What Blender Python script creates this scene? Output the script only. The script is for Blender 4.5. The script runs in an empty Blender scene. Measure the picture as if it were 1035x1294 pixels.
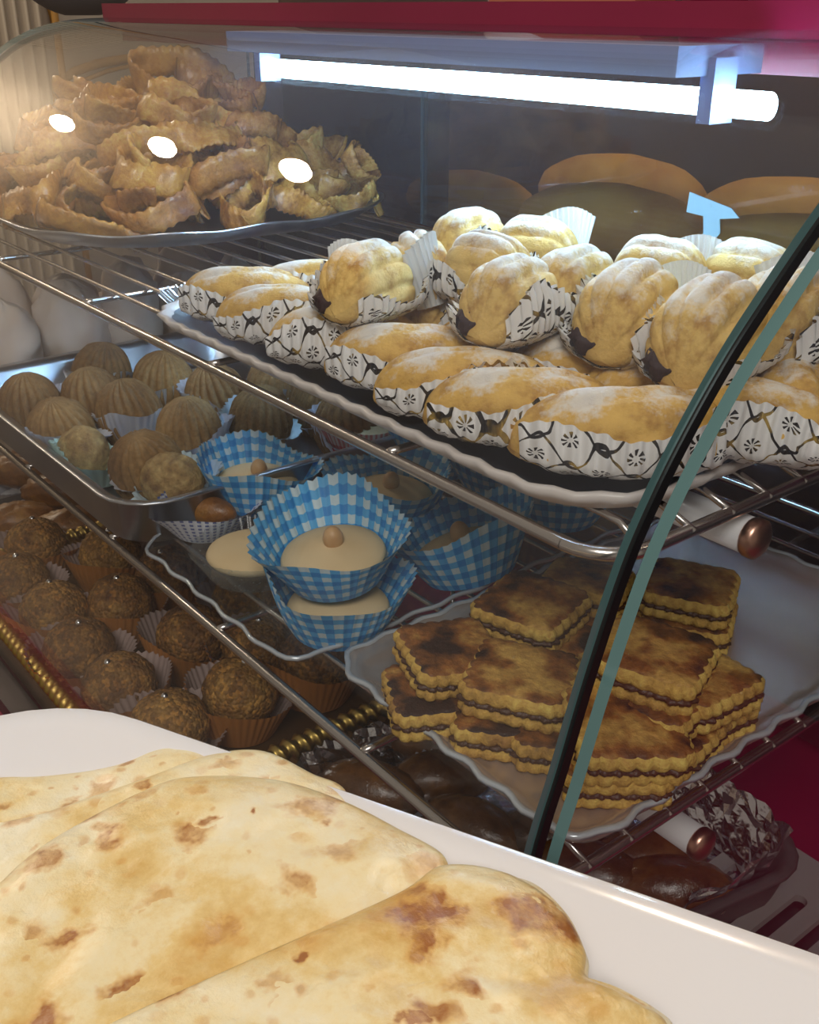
import bpy, math, random
from mathutils import Vector, Matrix, noise as mnoise
R = math.radians
random.seed(7)
SC = bpy.context.scene
COL = SC.collection
K = 0.7          # model units to metres
CZ = 1.45        # camera height in metres

# ------------------------------------------------------------------ camera
F = 1341.0
PITCH = math.atan2(639, F)
YAW = math.atan2(1172.5, F / math.cos(PITCH))
HD = Vector((-math.cos(YAW), math.sin(YAW), 0))
FW = (HD * math.cos(PITCH) + Vector((0, 0, -math.sin(PITCH)))).normalized()
RT = HD.cross(Vector((0, 0, 1))).normalized()
UP = RT.cross(FW)
cam_d = bpy.data.cameras.new('camera')
cam_d.sensor_fit = 'HORIZONTAL'; cam_d.sensor_width = 36; cam_d.lens = 36 * F / 1035
cam_d.clip_start = 0.01
cam = bpy.data.objects.new('camera', cam_d); COL.objects.link(cam)
cam.matrix_world = Matrix(((RT.x, UP.x, -FW.x, 0), (RT.y, UP.y, -FW.y, 0), (RT.z, UP.z, -FW.z, CZ), (0, 0, 0, 1)))
SC.camera = cam

# ------------------------------------------------------------------ world, lights, exposure
wd = bpy.data.worlds.new('world'); SC.world = wd; wd.use_nodes = True
wd.node_tree.nodes['Background'].inputs[0].default_value = (1.0, 0.86, 0.72, 1)
wd.node_tree.nodes['Background'].inputs[1].default_value = 0.25
SC.view_settings.view_transform = 'Standard'; SC.view_settings.look = 'None'
SC.view_settings.gamma = 1; SC.view_settings.use_curve_mapping = False
SC.view_settings.exposure = 0.0
SC.cycles.transparent_max_bounces = 24
SC.cycles.max_bounces = 10

def lamp(name, kind, loc, power, col, size=0.2, size_y=None, target=None):
    d = bpy.data.lights.new(name, kind); d.energy = power; d.color = col
    if kind == 'AREA':
        d.size = size
        if size_y: d.shape = 'RECTANGLE'; d.size_y = size_y
    else:
        d.shadow_soft_size = size
    o = bpy.data.objects.new(name, d); COL.objects.link(o); o.location = loc
    if target is not None:
        o.rotation_euler = (Vector(target) - Vector(loc)).to_track_quat('-Z', 'Y').to_euler()
    return o
# the shop's own ceiling lamps, over the customer side
lamp('ceiling_lamp', 'AREA', (0.75, -0.75, 2.75), 25, (1, 0.955, 0.91), 0.8, 0.8, (-0.2, 0.1, 1.2))
for bx_, by_ in ((-4.45, 0.08), (-3.56, 0.06), (-2.71, 0.08)):
    lamp('ceiling_bulb', 'POINT', (bx_, by_, 2.75), 24, (1, 0.84, 0.64), 0.045)
lamp('loaf_fill_light', 'POINT', (-0.65, 0.98, 2.35), 16, (1, 0.82, 0.6), 0.1)  # added light, no fitting seen, to brighten the loaves behind the doors

# ------------------------------------------------------------------ helpers
def W(x, y, z): return Vector((x * K, y * K, CZ + z * K))
def ray(u, v): return FW + RT * ((u - 517.5) / F) - UP * ((v - 647) / F)
def at(u, v, z):
    d = ray(u, v); return d * (z / d.z)
def sm(a, b, t):
    t = max(0, min(1, (t - a) / (b - a))); return t * t * (3 - 2 * t)

class MB:
    def __init__(s): s.V = []; s.F = []; s.U = []; s.M = []
    def add(s, V, F, U=None, m=0):
        o = len(s.V); s.V += [tuple(v) for v in V]
        s.U += list(U) if U else [(0, 0)] * len(V)
        s.F += [tuple(i + o for i in f) for f in F]; s.M += [m] * len(F)
        return s
    def grid(s, nu, nv, fn, cu=False, cv=False, m=0, capu=False):
        a = nu if cu else nu + 1; b = nv if cv else nv + 1
        V = []; U = []
        for j in range(b):
            for i in range(a):
                V.append(fn(i / nu, j / nv)); U.append((i / nu, j / nv))
        Fs = []
        for j in range(nv):
            for i in range(nu):
                i2 = (i + 1) % a; j2 = (j + 1) % b
                Fs.append((j * a + i, j * a + i2, j2 * a + i2, j2 * a + i))
        return s.add(V, Fs, U, m)
    def box(s, x0, x1, y0, y1, z0, z1, m=0):
        V = [(x, y, z) for z in (z0, z1) for y in (y0, y1) for x in (x0, x1)]
        return s.add(V, [(0, 2, 3, 1), (4, 5, 7, 6), (0, 1, 5, 4), (2, 6, 7, 3), (0, 4, 6, 2), (1, 3, 7, 5)], None, m)
    def tube(s, pts, r, n=8, caps=True, m=0):
        pts = [Vector(p) for p in pts]; V = []; U = []; L = len(pts)
        rr = r if isinstance(r, (list, tuple)) else [r] * L
        up = None
        for k, p in enumerate(pts):
            t = (pts[min(k + 1, L - 1)] - pts[max(k - 1, 0)]).normalized()
            if up is None: up = Vector((0, 0, 1)) if abs(t.z) < 0.9 else Vector((1, 0, 0))
            a = t.cross(up).normalized(); b = a.cross(t).normalized(); up = b
            for q in range(n):
                g = 2 * math.pi * q / n
                V.append(p + (a * math.cos(g) + b * math.sin(g)) * rr[k]); U.append((q / n, k / max(1, L - 1)))
        Fs = [(k * n + q, k * n + (q + 1) % n, (k + 1) * n + (q + 1) % n, (k + 1) * n + q) for k in range(L - 1) for q in range(n)]
        if caps:
            Fs.append(tuple(reversed(range(n)))); Fs.append(tuple(range((L - 1) * n, L * n)))
        return s.add(V, Fs, U, m)
    def ball(s, c, r, nu=16, nv=10, fn=None, m=0):
        def f(u, v):
            a = 2 * math.pi * u; b = math.pi * (v - 0.5)
            d = Vector((math.cos(a) * math.cos(b), math.sin(a) * math.cos(b), math.sin(b)))
            k = fn(d) if fn else 1
            rr = r if isinstance(r, (tuple, list)) else (r, r, r)
            return (c[0] + d.x * rr[0] * k, c[1] + d.y * rr[1] * k, c[2] + d.z * rr[2] * k)
        return s.grid(nu, nv, f, cu=True, m=m)
    def mesh(s, name, mats, smooth=True):
        me = bpy.data.meshes.new(name)
        me.from_pydata([(a * K, b * K, c * K) for a, b, c in s.V], [], s.F)
        for m in (mats if isinstance(mats, (list, tuple)) else [mats]): me.materials.append(m)
        uv = me.uv_layers.new(name='UVMap')
        for l in me.loops: uv.data[l.index].uv = s.U[l.vertex_index]
        me.polygons.foreach_set('material_index', s.M)
        me.polygons.foreach_set('use_smooth', [smooth] * len(s.F))
        me.update()
        return me

def obj(name, me, parent=None, loc=(0, 0, 0), rot=(0, 0, 0), scale=1, kind=None):
    o = bpy.data.objects.new(name, me); COL.objects.link(o)
    if parent is not None:
        o.parent = parent; o.location = Vector(loc) * K
    else:
        o.location = W(*loc)
    o.rotation_euler = rot
    o.scale = scale if isinstance(scale, (tuple, list)) else (scale,) * 3
    if kind: o['kind'] = kind
    return o
def tag(o, label, cat, group=None, kind=None):
    o['label'] = label; o['category'] = cat
    if group: o['group'] = group
    if kind: o['kind'] = kind
    return o
def thing(name, label, cat, loc, rot=(0, 0, 0), scale=1, group=None):
    o = obj(name, None, None, loc, rot, scale); o.empty_display_size = 0.02
    return tag(o, label, cat, group)

# ------------------------------------------------------------------ materials
def new_mat(name):
    m = bpy.data.materials.new(name); m.use_nodes = True
    nt = m.node_tree; b = nt.nodes['Principled BSDF']
    return m, nt, b
def N(nt, t, **kw):
    n = nt.nodes.new(t)
    for k, v in kw.items():
        if k.startswith('i_'):
            key = k[2:]
            n.inputs[int(key) if key.isdigit() else key].default_value = v
        else: setattr(n, k, v)
    return n
def mth(nt, op, a, b=None, c=None):
    n = nt.nodes.new('ShaderNodeMath'); n.operation = op
    for i, x in enumerate((a, b, c)):
        if x is None: continue
        if isinstance(x, (int, float)): n.inputs[i].default_value = float(x)
        else: nt.links.new(x, n.inputs[i])
    return n.outputs[0]
def rgba(c): return (*c, 1)
def ramp(nt, stops, interp='LINEAR'):
    r = nt.nodes.new('ShaderNodeValToRGB'); r.color_ramp.interpolation = interp
    e = r.color_ramp.elements
    while len(e) > 1: e.remove(e[-1])
    e[0].position = stops[0][0]; e[0].color = rgba(stops[0][1])
    for p, c in stops[1:]:
        x = e.new(p); x.color = rgba(c)
    return r
def plain(name, c, rough=0.5, metal=0.0, bump=0, bscale=60, spec=0.5, c2=None, cscale=20, coat=0):
    m, nt, b = new_mat(name)
    b.inputs['Base Color'].default_value = rgba(c); b.inputs['Roughness'].default_value = rough
    b.inputs['Metallic'].default_value = metal; b.inputs['Specular IOR Level'].default_value = spec
    b.inputs['Coat Weight'].default_value = coat
    tc = N(nt, 'ShaderNodeTexCoord')
    if c2:
        nz = N(nt, 'ShaderNodeTexNoise', i_Scale=cscale, i_Detail=4.0); nt.links.new(tc.outputs['Object'], nz.inputs['Vector'])
        r = ramp(nt, [(0.35, c), (0.65, c2)]); nt.links.new(nz.outputs['Fac'], r.inputs[0]); nt.links.new(r.outputs[0], b.inputs['Base Color'])
    if bump:
        nz = N(nt, 'ShaderNodeTexNoise', i_Scale=bscale, i_Detail=3.0); nt.links.new(tc.outputs['Object'], nz.inputs['Vector'])
        bp = N(nt, 'ShaderNodeBump', i_Strength=bump, i_Distance=0.002); nt.links.new(nz.outputs['Fac'], bp.inputs['Height'])
        nt.links.new(bp.outputs[0], b.inputs['Normal'])
    return m
def emit(name, c, s):
    m, nt, b = new_mat(name)
    b.inputs['Base Color'].default_value = rgba(c); b.inputs['Emission Color'].default_value = rgba(c); b.inputs['Emission Strength'].default_value = s
    return m
def glass(name, tint=(1, 1, 1), refl=1.0, ior=1.45, dust=0.0, rough=0.0, dustcol=(0.6, 0.62, 0.66)):
    m, nt, b = new_mat(name); nt.nodes.remove(b)
    out = nt.nodes['Material Output']
    tr = N(nt, 'ShaderNodeBsdfTransparent'); tr.inputs[0].default_value = rgba(tint)
    gl = N(nt, 'ShaderNodeBsdfGlossy'); gl.inputs['Roughness'].default_value = rough
    f0 = ((ior - 1) / (ior + 1)) ** 2
    lw = N(nt, 'ShaderNodeLayerWeight', i_Blend=0.5)
    pw = N(nt, 'ShaderNodeMath', operation='POWER', i_1=5.0); nt.links.new(lw.outputs['Facing'], pw.inputs[0])
    sc_ = N(nt, 'ShaderNodeMath', operation='MULTIPLY_ADD', i_1=1 - f0, i_2=f0); nt.links.new(pw.outputs[0], sc_.inputs[0])
    ml = N(nt, 'ShaderNodeMath', operation='MULTIPLY', i_1=refl, use_clamp=True); nt.links.new(sc_.outputs[0], ml.inputs[0])
    mx = N(nt, 'ShaderNodeMixShader'); nt.links.new(ml.outputs[0], mx.inputs[0]); nt.links.new(tr.outputs[0], mx.inputs[1]); nt.links.new(gl.outputs[0], mx.inputs[2])
    last = mx
    if dust:
        df0 = N(nt, 'ShaderNodeBsdfDiffuse'); df0.inputs[0].default_value = rgba(dustcol)
        tl0 = N(nt, 'ShaderNodeBsdfTranslucent'); tl0.inputs[0].default_value = rgba(dustcol)
        df = N(nt, 'ShaderNodeMixShader'); df.inputs[0].default_value = 0.85; nt.links.new(df0.outputs[0], df.inputs[1]); nt.links.new(tl0.outputs[0], df.inputs[2])
        tc = N(nt, 'ShaderNodeTexCoord'); nz = N(nt, 'ShaderNodeTexNoise', i_Scale=9.0, i_Detail=6.0)
        nt.links.new(tc.outputs['Object'], nz.inputs['Vector'])
        vz = N(nt, 'ShaderNodeTexVoronoi', i_Scale=260.0); nt.links.new(tc.outputs['Object'], vz.inputs['Vector'])
        rv = ramp(nt, [(0.10, (1, 1, 1)), (0.2, (0, 0, 0))]); nt.links.new(vz.outputs['Distance'], rv.inputs[0])
        ad = N(nt, 'ShaderNodeMath', operation='MULTIPLY_ADD', i_1=0.9, i_2=0.5); nt.links.new(rv.outputs[0], ad.inputs[0])
        mu = N(nt, 'ShaderNodeMath', operation='MULTIPLY'); nt.links.new(nz.outputs['Fac'], mu.inputs[0]); nt.links.new(ad.outputs[0], mu.inputs[1])
        m2 = N(nt, 'ShaderNodeMath', operation='MULTIPLY', i_1=dust); nt.links.new(mu.outputs[0], m2.inputs[0])
        mx2 = N(nt, 'ShaderNodeMixShader'); nt.links.new(m2.outputs[0], mx2.inputs[0]); nt.links.new(mx.outputs[0], mx2.inputs[1]); nt.links.new(df.outputs[0], mx2.inputs[2])
        last = mx2
    nt.links.new(last.outputs[0], out.inputs[0])
    return m

def pastry_mat(name, c, csugar, sugar=0.6, t0=0.66, t1=1.02):
    m, nt, b = new_mat(name); b.inputs['Roughness'].default_value = 0.75
    tc = N(nt, 'ShaderNodeTexCoord')
    nz = N(nt, 'ShaderNodeTexNoise', i_Scale=70.0, i_Detail=6.0, i_Roughness=0.62); nt.links.new(tc.outputs['Object'], nz.inputs['Vector'])
    r1 = ramp(nt, [(0.36, (c[0] * 0.62, c[1] * 0.50, c[2] * 0.40)), (0.5, c), (0.66, (min(1, c[0] * 1.15), c[1] * 1.18, c[2] * 1.25))])
    nt.links.new(nz.outputs['Fac'], r1.inputs[0])
    ge = N(nt, 'ShaderNodeSeparateXYZ'); nt.links.new(tc.outputs['Generated'], ge.inputs[0])
    n2 = N(nt, 'ShaderNodeTexNoise', i_Scale=210.0, i_Detail=5.0, i_Roughness=0.7); nt.links.new(tc.outputs['Object'], n2.inputs['Vector'])
    n3 = N(nt, 'ShaderNodeTexNoise', i_Scale=46.0, i_Detail=2.0); nt.links.new(tc.outputs['Object'], n3.inputs['Vector'])
    mix = mth(nt, 'ADD', mth(nt, 'MULTIPLY_ADD', n2.outputs['Fac'], 0.9, -0.45), mth(nt, 'MULTIPLY_ADD', n3.outputs['Fac'], 1.1, -0.55))
    r2 = ramp(nt, [(t0, (0, 0, 0)), (t1, (sugar,) * 3)]); nt.links.new(mth(nt, 'ADD', ge.outputs['Z'], mix), r2.inputs[0])
    mx = N(nt, 'ShaderNodeMix', data_type='RGBA'); nt.links.new(r2.outputs[0], mx.inputs[0]); nt.links.new(r1.outputs[0], mx.inputs[6]); mx.inputs[7].default_value = rgba(csugar)
    nt.links.new(mx.outputs[2], b.inputs['Base Color'])
    bp = N(nt, 'ShaderNodeBump', i_Strength=0.6, i_Distance=0.002); nt.links.new(n2.outputs['Fac'], bp.inputs['Height']); nt.links.new(bp.outputs[0], b.inputs['Normal'])
    return m

def burnt_mat(name, base, mid, dark, scale, lo, hi, rough=0.6, bump=0.3, fine=130, w=0.0, coat=0.0):
    m, nt, b = new_mat(name); b.inputs['Roughness'].default_value = rough; b.inputs['Coat Weight'].default_value = coat; b.inputs['Coat Roughness'].default_value = 0.25
    tc = N(nt, 'ShaderNodeTexCoord'); oi = N(nt, 'ShaderNodeObjectInfo')
    nz = N(nt, 'ShaderNodeTexNoise', noise_dimensions='4D', i_Scale=scale, i_Detail=4.0, i_Roughness=0.55); nt.links.new(tc.outputs['Object'], nz.inputs['Vector'])
    mw = N(nt, 'ShaderNodeMath', operation='MULTIPLY', i_1=37.0); nt.links.new(oi.outputs['Random'], mw.inputs[0]); nt.links.new(mw.outputs[0], nz.inputs['W'])
    r = ramp(nt, [(lo, base), ((lo + hi) / 2, mid), (hi, dark)]); nt.links.new(mth(nt, 'ADD', nz.outputs['Fac'], mth(nt, 'MULTIPLY_ADD', oi.outputs['Random'], 0.14, -0.07)), r.inputs[0])
    n2 = N(nt, 'ShaderNodeTexNoise', i_Scale=fine, i_Detail=4.0); nt.links.new(tc.outputs['Object'], n2.inputs['Vector'])
    mx = N(nt, 'ShaderNodeMix', data_type='RGBA', blend_type='OVERLAY'); mx.inputs[0].default_value = 0.8
    n2.inputs['Roughness'].default_value = 0.68
    nt.links.new(r.outputs[0], mx.inputs[6]); nt.links.new(n2.outputs['Fac'], mx.inputs[7]); nt.links.new(mx.outputs[2], b.inputs['Base Color'])
    bp = N(nt, 'ShaderNodeBump', i_Strength=bump, i_Distance=0.003); nt.links.new(n2.outputs['Fac'], bp.inputs['Height']); nt.links.new(bp.outputs[0], b.inputs['Normal'])
    return m

def print_paper(name, bold=False):
    """white paper printed with an ogee trellis of dark and gold lines, a small flower in every cell"""
    m, nt, b = new_mat(name)
    tc = N(nt, 'ShaderNodeTexCoord')
    wn = N(nt, 'ShaderNodeTexNoise', i_Scale=1.5); nt.links.new(tc.outputs['UV'], wn.inputs['Vector'])
    sp = N(nt, 'ShaderNodeSeparateXYZ'); nt.links.new(tc.outputs['UV'], sp.inputs[0])
    wob = mth(nt, 'MULTIPLY_ADD', wn.outputs['Fac'], 0.3, -0.15)
    u = mth(nt, 'ADD', sp.outputs[0], wob); v = mth(nt, 'ADD', sp.outputs[1], wob)
    su = mth(nt, 'SINE', mth(nt, 'MULTIPLY', u, 6.2832))
    w = 0.20 if bold else 0.085
    masks = []
    for sg, off in ((1, 0.0), (-1, 0.5)):
        a = mth(nt, 'FRACT', mth(nt, 'ADD', mth(nt, 'MULTIPLY_ADD', su, 0.30 * sg, off), v))
        masks.append(mth(nt, 'LESS_THAN', mth(nt, 'ABSOLUTE', mth(nt, 'SUBTRACT', a, 0.5)), w * 0.5))
    lines = mth(nt, 'MAXIMUM', masks[0], masks[1])
    # flowers: eight petals around the middle of each cell
    fl = None
    for ou, ov in ((0.25, 0.75), (0.75, 0.25)):
        du = mth(nt, 'SUBTRACT', mth(nt, 'FRACT', mth(nt, 'ADD', u, ou)), 0.5); dv = mth(nt, 'SUBTRACT', mth(nt, 'FRACT', mth(nt, 'ADD', v, ov)), 0.5)
        r = mth(nt, 'SQRT', mth(nt, 'ADD', mth(nt, 'MULTIPLY', du, du), mth(nt, 'MULTIPLY', dv, dv)))
        an = mth(nt, 'ARCTAN2', dv, du)
        pet = mth(nt, 'GREATER_THAN', mth(nt, 'COSINE', mth(nt, 'MULTIPLY', an, 8.0)), 0.0)
        ring = mth(nt, 'MULTIPLY', mth(nt, 'LESS_THAN', r, 0.19 if bold else 0.15), mth(nt, 'GREATER_THAN', r, 0.05))
        f1 = mth(nt, 'MULTIPLY', pet, ring)
        fl = f1 if fl is None else mth(nt, 'MAXIMUM', fl, f1)
    mk = mth(nt, 'MAXIMUM', lines, fl)
    nz = N(nt, 'ShaderNodeTexNoise', i_Scale=2.2); nt.links.new(tc.outputs['UV'], nz.inputs['Vector'])
    gd = ramp(nt, [(0.45 if bold else 0.52, (0.05, 0.045, 0.045)), (0.55 if bold else 0.62, (0.55, 0.38, 0.10))]); nt.links.new(nz.outputs['Fac'], gd.inputs[0])
    mx = N(nt, 'ShaderNodeMix', data_type='RGBA'); nt.links.new(mk, mx.inputs[0]); mx.inputs[6].default_value = (0.74, 0.73, 0.72, 1); nt.links.new(gd.outputs[0], mx.inputs[7])
    nt.links.new(mx.outputs[2], b.inputs['Base Color'])
    nt.links.new(mth(nt, 'MULTIPLY_ADD', mk, -0.3, 0.55), b.inputs['Roughness']); nt.links.new(mth(nt, 'MULTIPLY', mk, 0.7), b.inputs['Metallic'])
    return m

def gingham(name, c1, c2, white, nu=34, nv=5):
    m, nt, b = new_mat(name); b.inputs['Roughness'].default_value = 0.5
    uv = N(nt, 'ShaderNodeTexCoord'); sp = N(nt, 'ShaderNodeSeparateXYZ'); nt.links.new(uv.outputs['UV'], sp.inputs[0])
    st = []
    for ax, n in ((0, nu), (1, nv)):
        a = N(nt, 'ShaderNodeMath', operation='MULTIPLY', i_1=float(n)); nt.links.new(sp.outputs[ax], a.inputs[0])
        f = N(nt, 'ShaderNodeMath', operation='FRACT'); nt.links.new(a.outputs[0], f.inputs[0])
        g = N(nt, 'ShaderNodeMath', operation='GREATER_THAN', i_1=0.5); nt.links.new(f.outputs[0], g.inputs[0]); st.append(g)
    ad = N(nt, 'ShaderNodeMath', operation='ADD'); nt.links.new(st[0].outputs[0], ad.inputs[0]); nt.links.new(st[1].outputs[0], ad.inputs[1])
    hf = N(nt, 'ShaderNodeMath', operation='MULTIPLY', i_1=0.5); nt.links.new(ad.outputs[0], hf.inputs[0])
    r = ramp(nt, [(0, c1), (0.25, c2), (0.75, white)], 'CONSTANT'); nt.links.new(hf.outputs[0], r.inputs[0])
    nt.links.new(r.outputs[0], b.inputs['Base Color'])
    return m

def two_sided(name, outer, inner, rough=0.55, metal_in=0.0, flip=False):
    m, nt, b = new_mat(name); b.inputs['Roughness'].default_value = rough
    g = N(nt, 'ShaderNodeNewGeometry'); mx = N(nt, 'ShaderNodeMix', data_type='RGBA'); nt.links.new(g.outputs['Backfacing'], mx.inputs[0])
    mx.inputs[6].default_value = rgba(inner if flip else outer); mx.inputs[7].default_value = rgba(outer if flip else inner); nt.links.new(mx.outputs[2], b.inputs['Base Color'])
    return m

M = {}
M['red'] = plain('red_laminate', (0.25, 0.006, 0.042), 0.35, c2=(0.22, 0.005, 0.036), cscale=6)
M['chrome'] = plain('steel_wire', (0.62, 0.58, 0.55), 0.22, 1.0)
M['steel'] = plain('brushed_steel', (0.62, 0.63, 0.66), 0.32, 1.0, c2=(0.52, 0.53, 0.56), cscale=14)
M['foil'] = plain('crumpled_foil', (0.80, 0.81, 0.84), 0.16, 1.0, bump=1.0, bscale=55)
M['glass'] = glass('showcase_glass', (0.985, 0.99, 0.985), 1.0, 1.45, dust=0.07, dustcol=(0.55, 0.58, 0.75))  # dust film, thickened and tinted blue to carry the tube's blue haze
M['edge'] = plain('glass_edge', (0.13, 0.27, 0.27), 0.15, 0.35, coat=1)
M['edgedark'] = plain('dark_glass_edge', (0.05, 0.07, 0.075), 0.2)
M['backglass'] = glass('dusty_hazy_back_glass', (0.85, 0.83, 0.85), 1.6, 1.5, dust=0.22, dustcol=(0.60, 0.45, 0.38))  # brownish haze over the pane is put into its dust colour
M['backglass2'] = glass('dark_back_glass', (0.42, 0.42, 0.55), 1.4, 1.5, dust=0.16, dustcol=(0.30, 0.32, 0.5))
M['black'] = plain('black_rubber', (0.008, 0.008, 0.009), 0.3)
M['dark'] = plain('dark_metal', (0.06, 0.05, 0.05), 0.4, 0.6)
M['tube'] = emit('lit_tube', (0.46, 0.76, 1.0), 52)
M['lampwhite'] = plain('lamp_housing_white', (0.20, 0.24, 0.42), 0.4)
M['tubewhite'] = plain('unlit_tube_white', (0.78, 0.78, 0.80), 0.3, coat=0.5)
M['copper'] = plain('copper_cap', (0.62, 0.36, 0.27), 0.3, 1.0)
M['cream'] = plain('cream_wall_tile', (0.80, 0.70, 0.58), 0.4, c2=(0.74, 0.64, 0.52), cscale=5)
M['orange'] = plain('orange_band', (0.50, 0.26, 0.06), 0.4)
M['backwall'] = plain('dark_brown_wall', (0.10, 0.055, 0.045), 0.6, c2=(0.06, 0.04, 0.045), cscale=4)
M['floor'] = plain('floor_tile', (0.32, 0.27, 0.24), 0.4)
M['deckgrey'] = plain('grey_grille', (0.42, 0.40, 0.38), 0.45, 0.3)
M['plate'] = plain('white_porcelain', (0.82, 0.80, 0.80), 0.18, coat=0.6)
M['body'] = pastry_mat('golden_shortcrust', (0.63, 0.38, 0.09), (0.76, 0.76, 0.74), 0.75, 0.74, 1.10)
M['body2'] = pastry_mat('sugared_shortcrust', (0.67, 0.45, 0.14), (0.78, 0.78, 0.76), 0.8, 0.66, 1.10)
M['fill'] = plain('date_filling', (0.035, 0.016, 0.018), 0.6, bump=0.6, bscale=220)
M['datefill'] = plain('dark_date_paste', (0.075, 0.030, 0.014), 0.5, bump=0.6, bscale=220)
M['paper'] = print_paper('scroll_print_paper')
M['paperleaf'] = print_paper('gold_leaf_print_paper', True)
M['plainpaper'] = plain('thin_white_paper', (0.72, 0.74, 0.74), 0.5)
M['honey'] = burnt_mat('honey_glazed_dough', (0.84, 0.50, 0.12), (0.62, 0.29, 0.05), (0.28, 0.10, 0.018), 38, 0.32, 0.7, 0.22, 0.6, 300, coat=0.7)
M['honey_in'] = burnt_mat('caramel_glazed_dough', (0.76, 0.42, 0.10), (0.52, 0.22, 0.045), (0.22, 0.075, 0.02), 38, 0.32, 0.7, 0.2, 0.6, 300, coat=0.7)
M['walnut'] = burnt_mat('brown_ridged_dough', (0.38, 0.235, 0.095), (0.27, 0.155, 0.06), (0.16, 0.085, 0.035), 22, 0.3, 0.75, 0.8, 0.5, 260)
M['sesame'] = burnt_mat('seeded_dough', (0.50, 0.36, 0.16), (0.36, 0.23, 0.09), (0.20, 0.11, 0.05), 120, 0.35, 0.7, 0.7, 1.0, 240)
M['gbm'] = gingham('blue_gingham_paper', (0.03, 0.26, 0.66), (0.10, 0.44, 0.82), (0.60, 0.74, 0.80), 24, 4)
M['floral'] = gingham('blue_floral_paper', (0.66, 0.68, 0.74), (0.66, 0.68, 0.74), (0.12, 0.16, 0.38), 40, 7)
M['redstripe'] = gingham('red_striped_paper', (0.50, 0.05, 0.07), (0.55, 0.16, 0.16), (0.65, 0.55, 0.52), 60, 1)
M['palecup'] = plain('pale_blue_paper', (0.55, 0.66, 0.72), 0.5, c2=(0.42, 0.56, 0.66), cscale=30)
M['whitecup'] = plain('white_pleated_paper', (0.66, 0.68, 0.74), 0.5, c2=(0.5, 0.52, 0.62), cscale=40)
M['greencup'] = plain('pale_green_paper', (0.40, 0.56, 0.52), 0.5)
M['silvercup'] = plain('silver_print_paper', (0.55, 0.55, 0.56), 0.35, 0.4)
M['cookie'] = plain('pale_shortbread', (0.72, 0.56, 0.33), 0.7, bump=0.15, c2=(0.68, 0.50, 0.27), cscale=30)
M['nut'] = plain('hazelnut', (0.62, 0.40, 0.20), 0.45, c2=(0.50, 0.28, 0.12), cscale=90)
M['semtop'] = burnt_mat('griddled_top', (0.56, 0.33, 0.085), (0.27, 0.10, 0.022), (0.040, 0.016, 0.010), 34, 0.37, 0.60, 0.55, 0.45, 200)
M['semside'] = burnt_mat('semolina_side', (0.66, 0.45, 0.11), (0.54, 0.32, 0.07), (0.30, 0.15, 0.04), 40, 0.35, 0.75, 0.75, 0.6, 240)
M['ballm'] = burnt_mat('nut_crusted_dough', (0.50, 0.28, 0.075), (0.33, 0.16, 0.04), (0.14, 0.055, 0.016), 60, 0.3, 0.72, 0.65, 1.0, 260)
M['orangecup'] = two_sided('orange_pleated_paper', (0.50, 0.20, 0.045), (0.42, 0.31, 0.28))
M['bead'] = plain('silver_bead', (0.85, 0.86, 0.88), 0.15, 1.0)
M['goldrope'] = plain('gold_card', (0.50, 0.35, 0.10), 0.38, 1.0)
M['goldtray'] = plain('gold_tray_floor', (0.26, 0.13, 0.04), 0.4, 0.5)
M['blacktray'] = plain('black_tray_card', (0.012, 0.012, 0.02), 0.35)
M['creamrim'] = plain('cream_tray_rim', (0.60, 0.55, 0.52), 0.35)
M['bluefoil'] = plain('blue_silver_flute', (0.42, 0.55, 0.72), 0.2, 1.0)
M['clear'] = glass('clear_plastic_tray', (0.86, 0.90, 0.92), 1.0, 1.5, dust=0.22, rough=0.1, dustcol=(0.6, 0.66, 0.7))
M['clearrim'] = plain('clear_tray_rim', (0.52, 0.56, 0.60), 0.2, 0.3, coat=0.6)
M['silvertray'] = plain('oiled_silver_card', (0.64, 0.55, 0.49), 0.25, 0.65, bump=0.25, bscale=60, c2=(0.52, 0.43, 0.38), cscale=12)
M['white_shell'] = plain('white_dusted_pastry', (0.74, 0.66, 0.60), 0.8, bump=0.4, bscale=40, c2=(0.68, 0.56, 0.47), cscale=20)
M['redtip'] = plain('rust_tip', (0.42, 0.14, 0.07), 0.7)
M['orangepastry'] = burnt_mat('orange_glazed_pastry', (0.40, 0.19, 0.03), (0.28, 0.11, 0.02), (0.14, 0.05, 0.012), 40, 0.3, 0.7, 0.4, 0.5, 200, coat=0.3)
M['glazed'] = burnt_mat('dark_glazed_pastry', (0.24, 0.10, 0.022), (0.14, 0.055, 0.014), (0.06, 0.022, 0.008), 30, 0.3, 0.7, 0.25, 0.4, 140, coat=0.6)
M['loaf'] = plain('golden_loaf_crust', (0.88, 0.52, 0.10), 0.6, c2=(0.66, 0.32, 0.06), cscale=14)
M['bluepatch'] = plain('pale_blue_patch', (0.50, 0.72, 0.80), 0.5)
M['traymetal'] = plain('dark_grey_metal', (0.12, 0.11, 0.11), 0.55, 0.5)
M['curtain'] = plain('cream_curtain', (0.60, 0.52, 0.42), 0.8)
M['greyfab'] = plain('grey_pouch', (0.16, 0.15, 0.15), 0.7)

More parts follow.
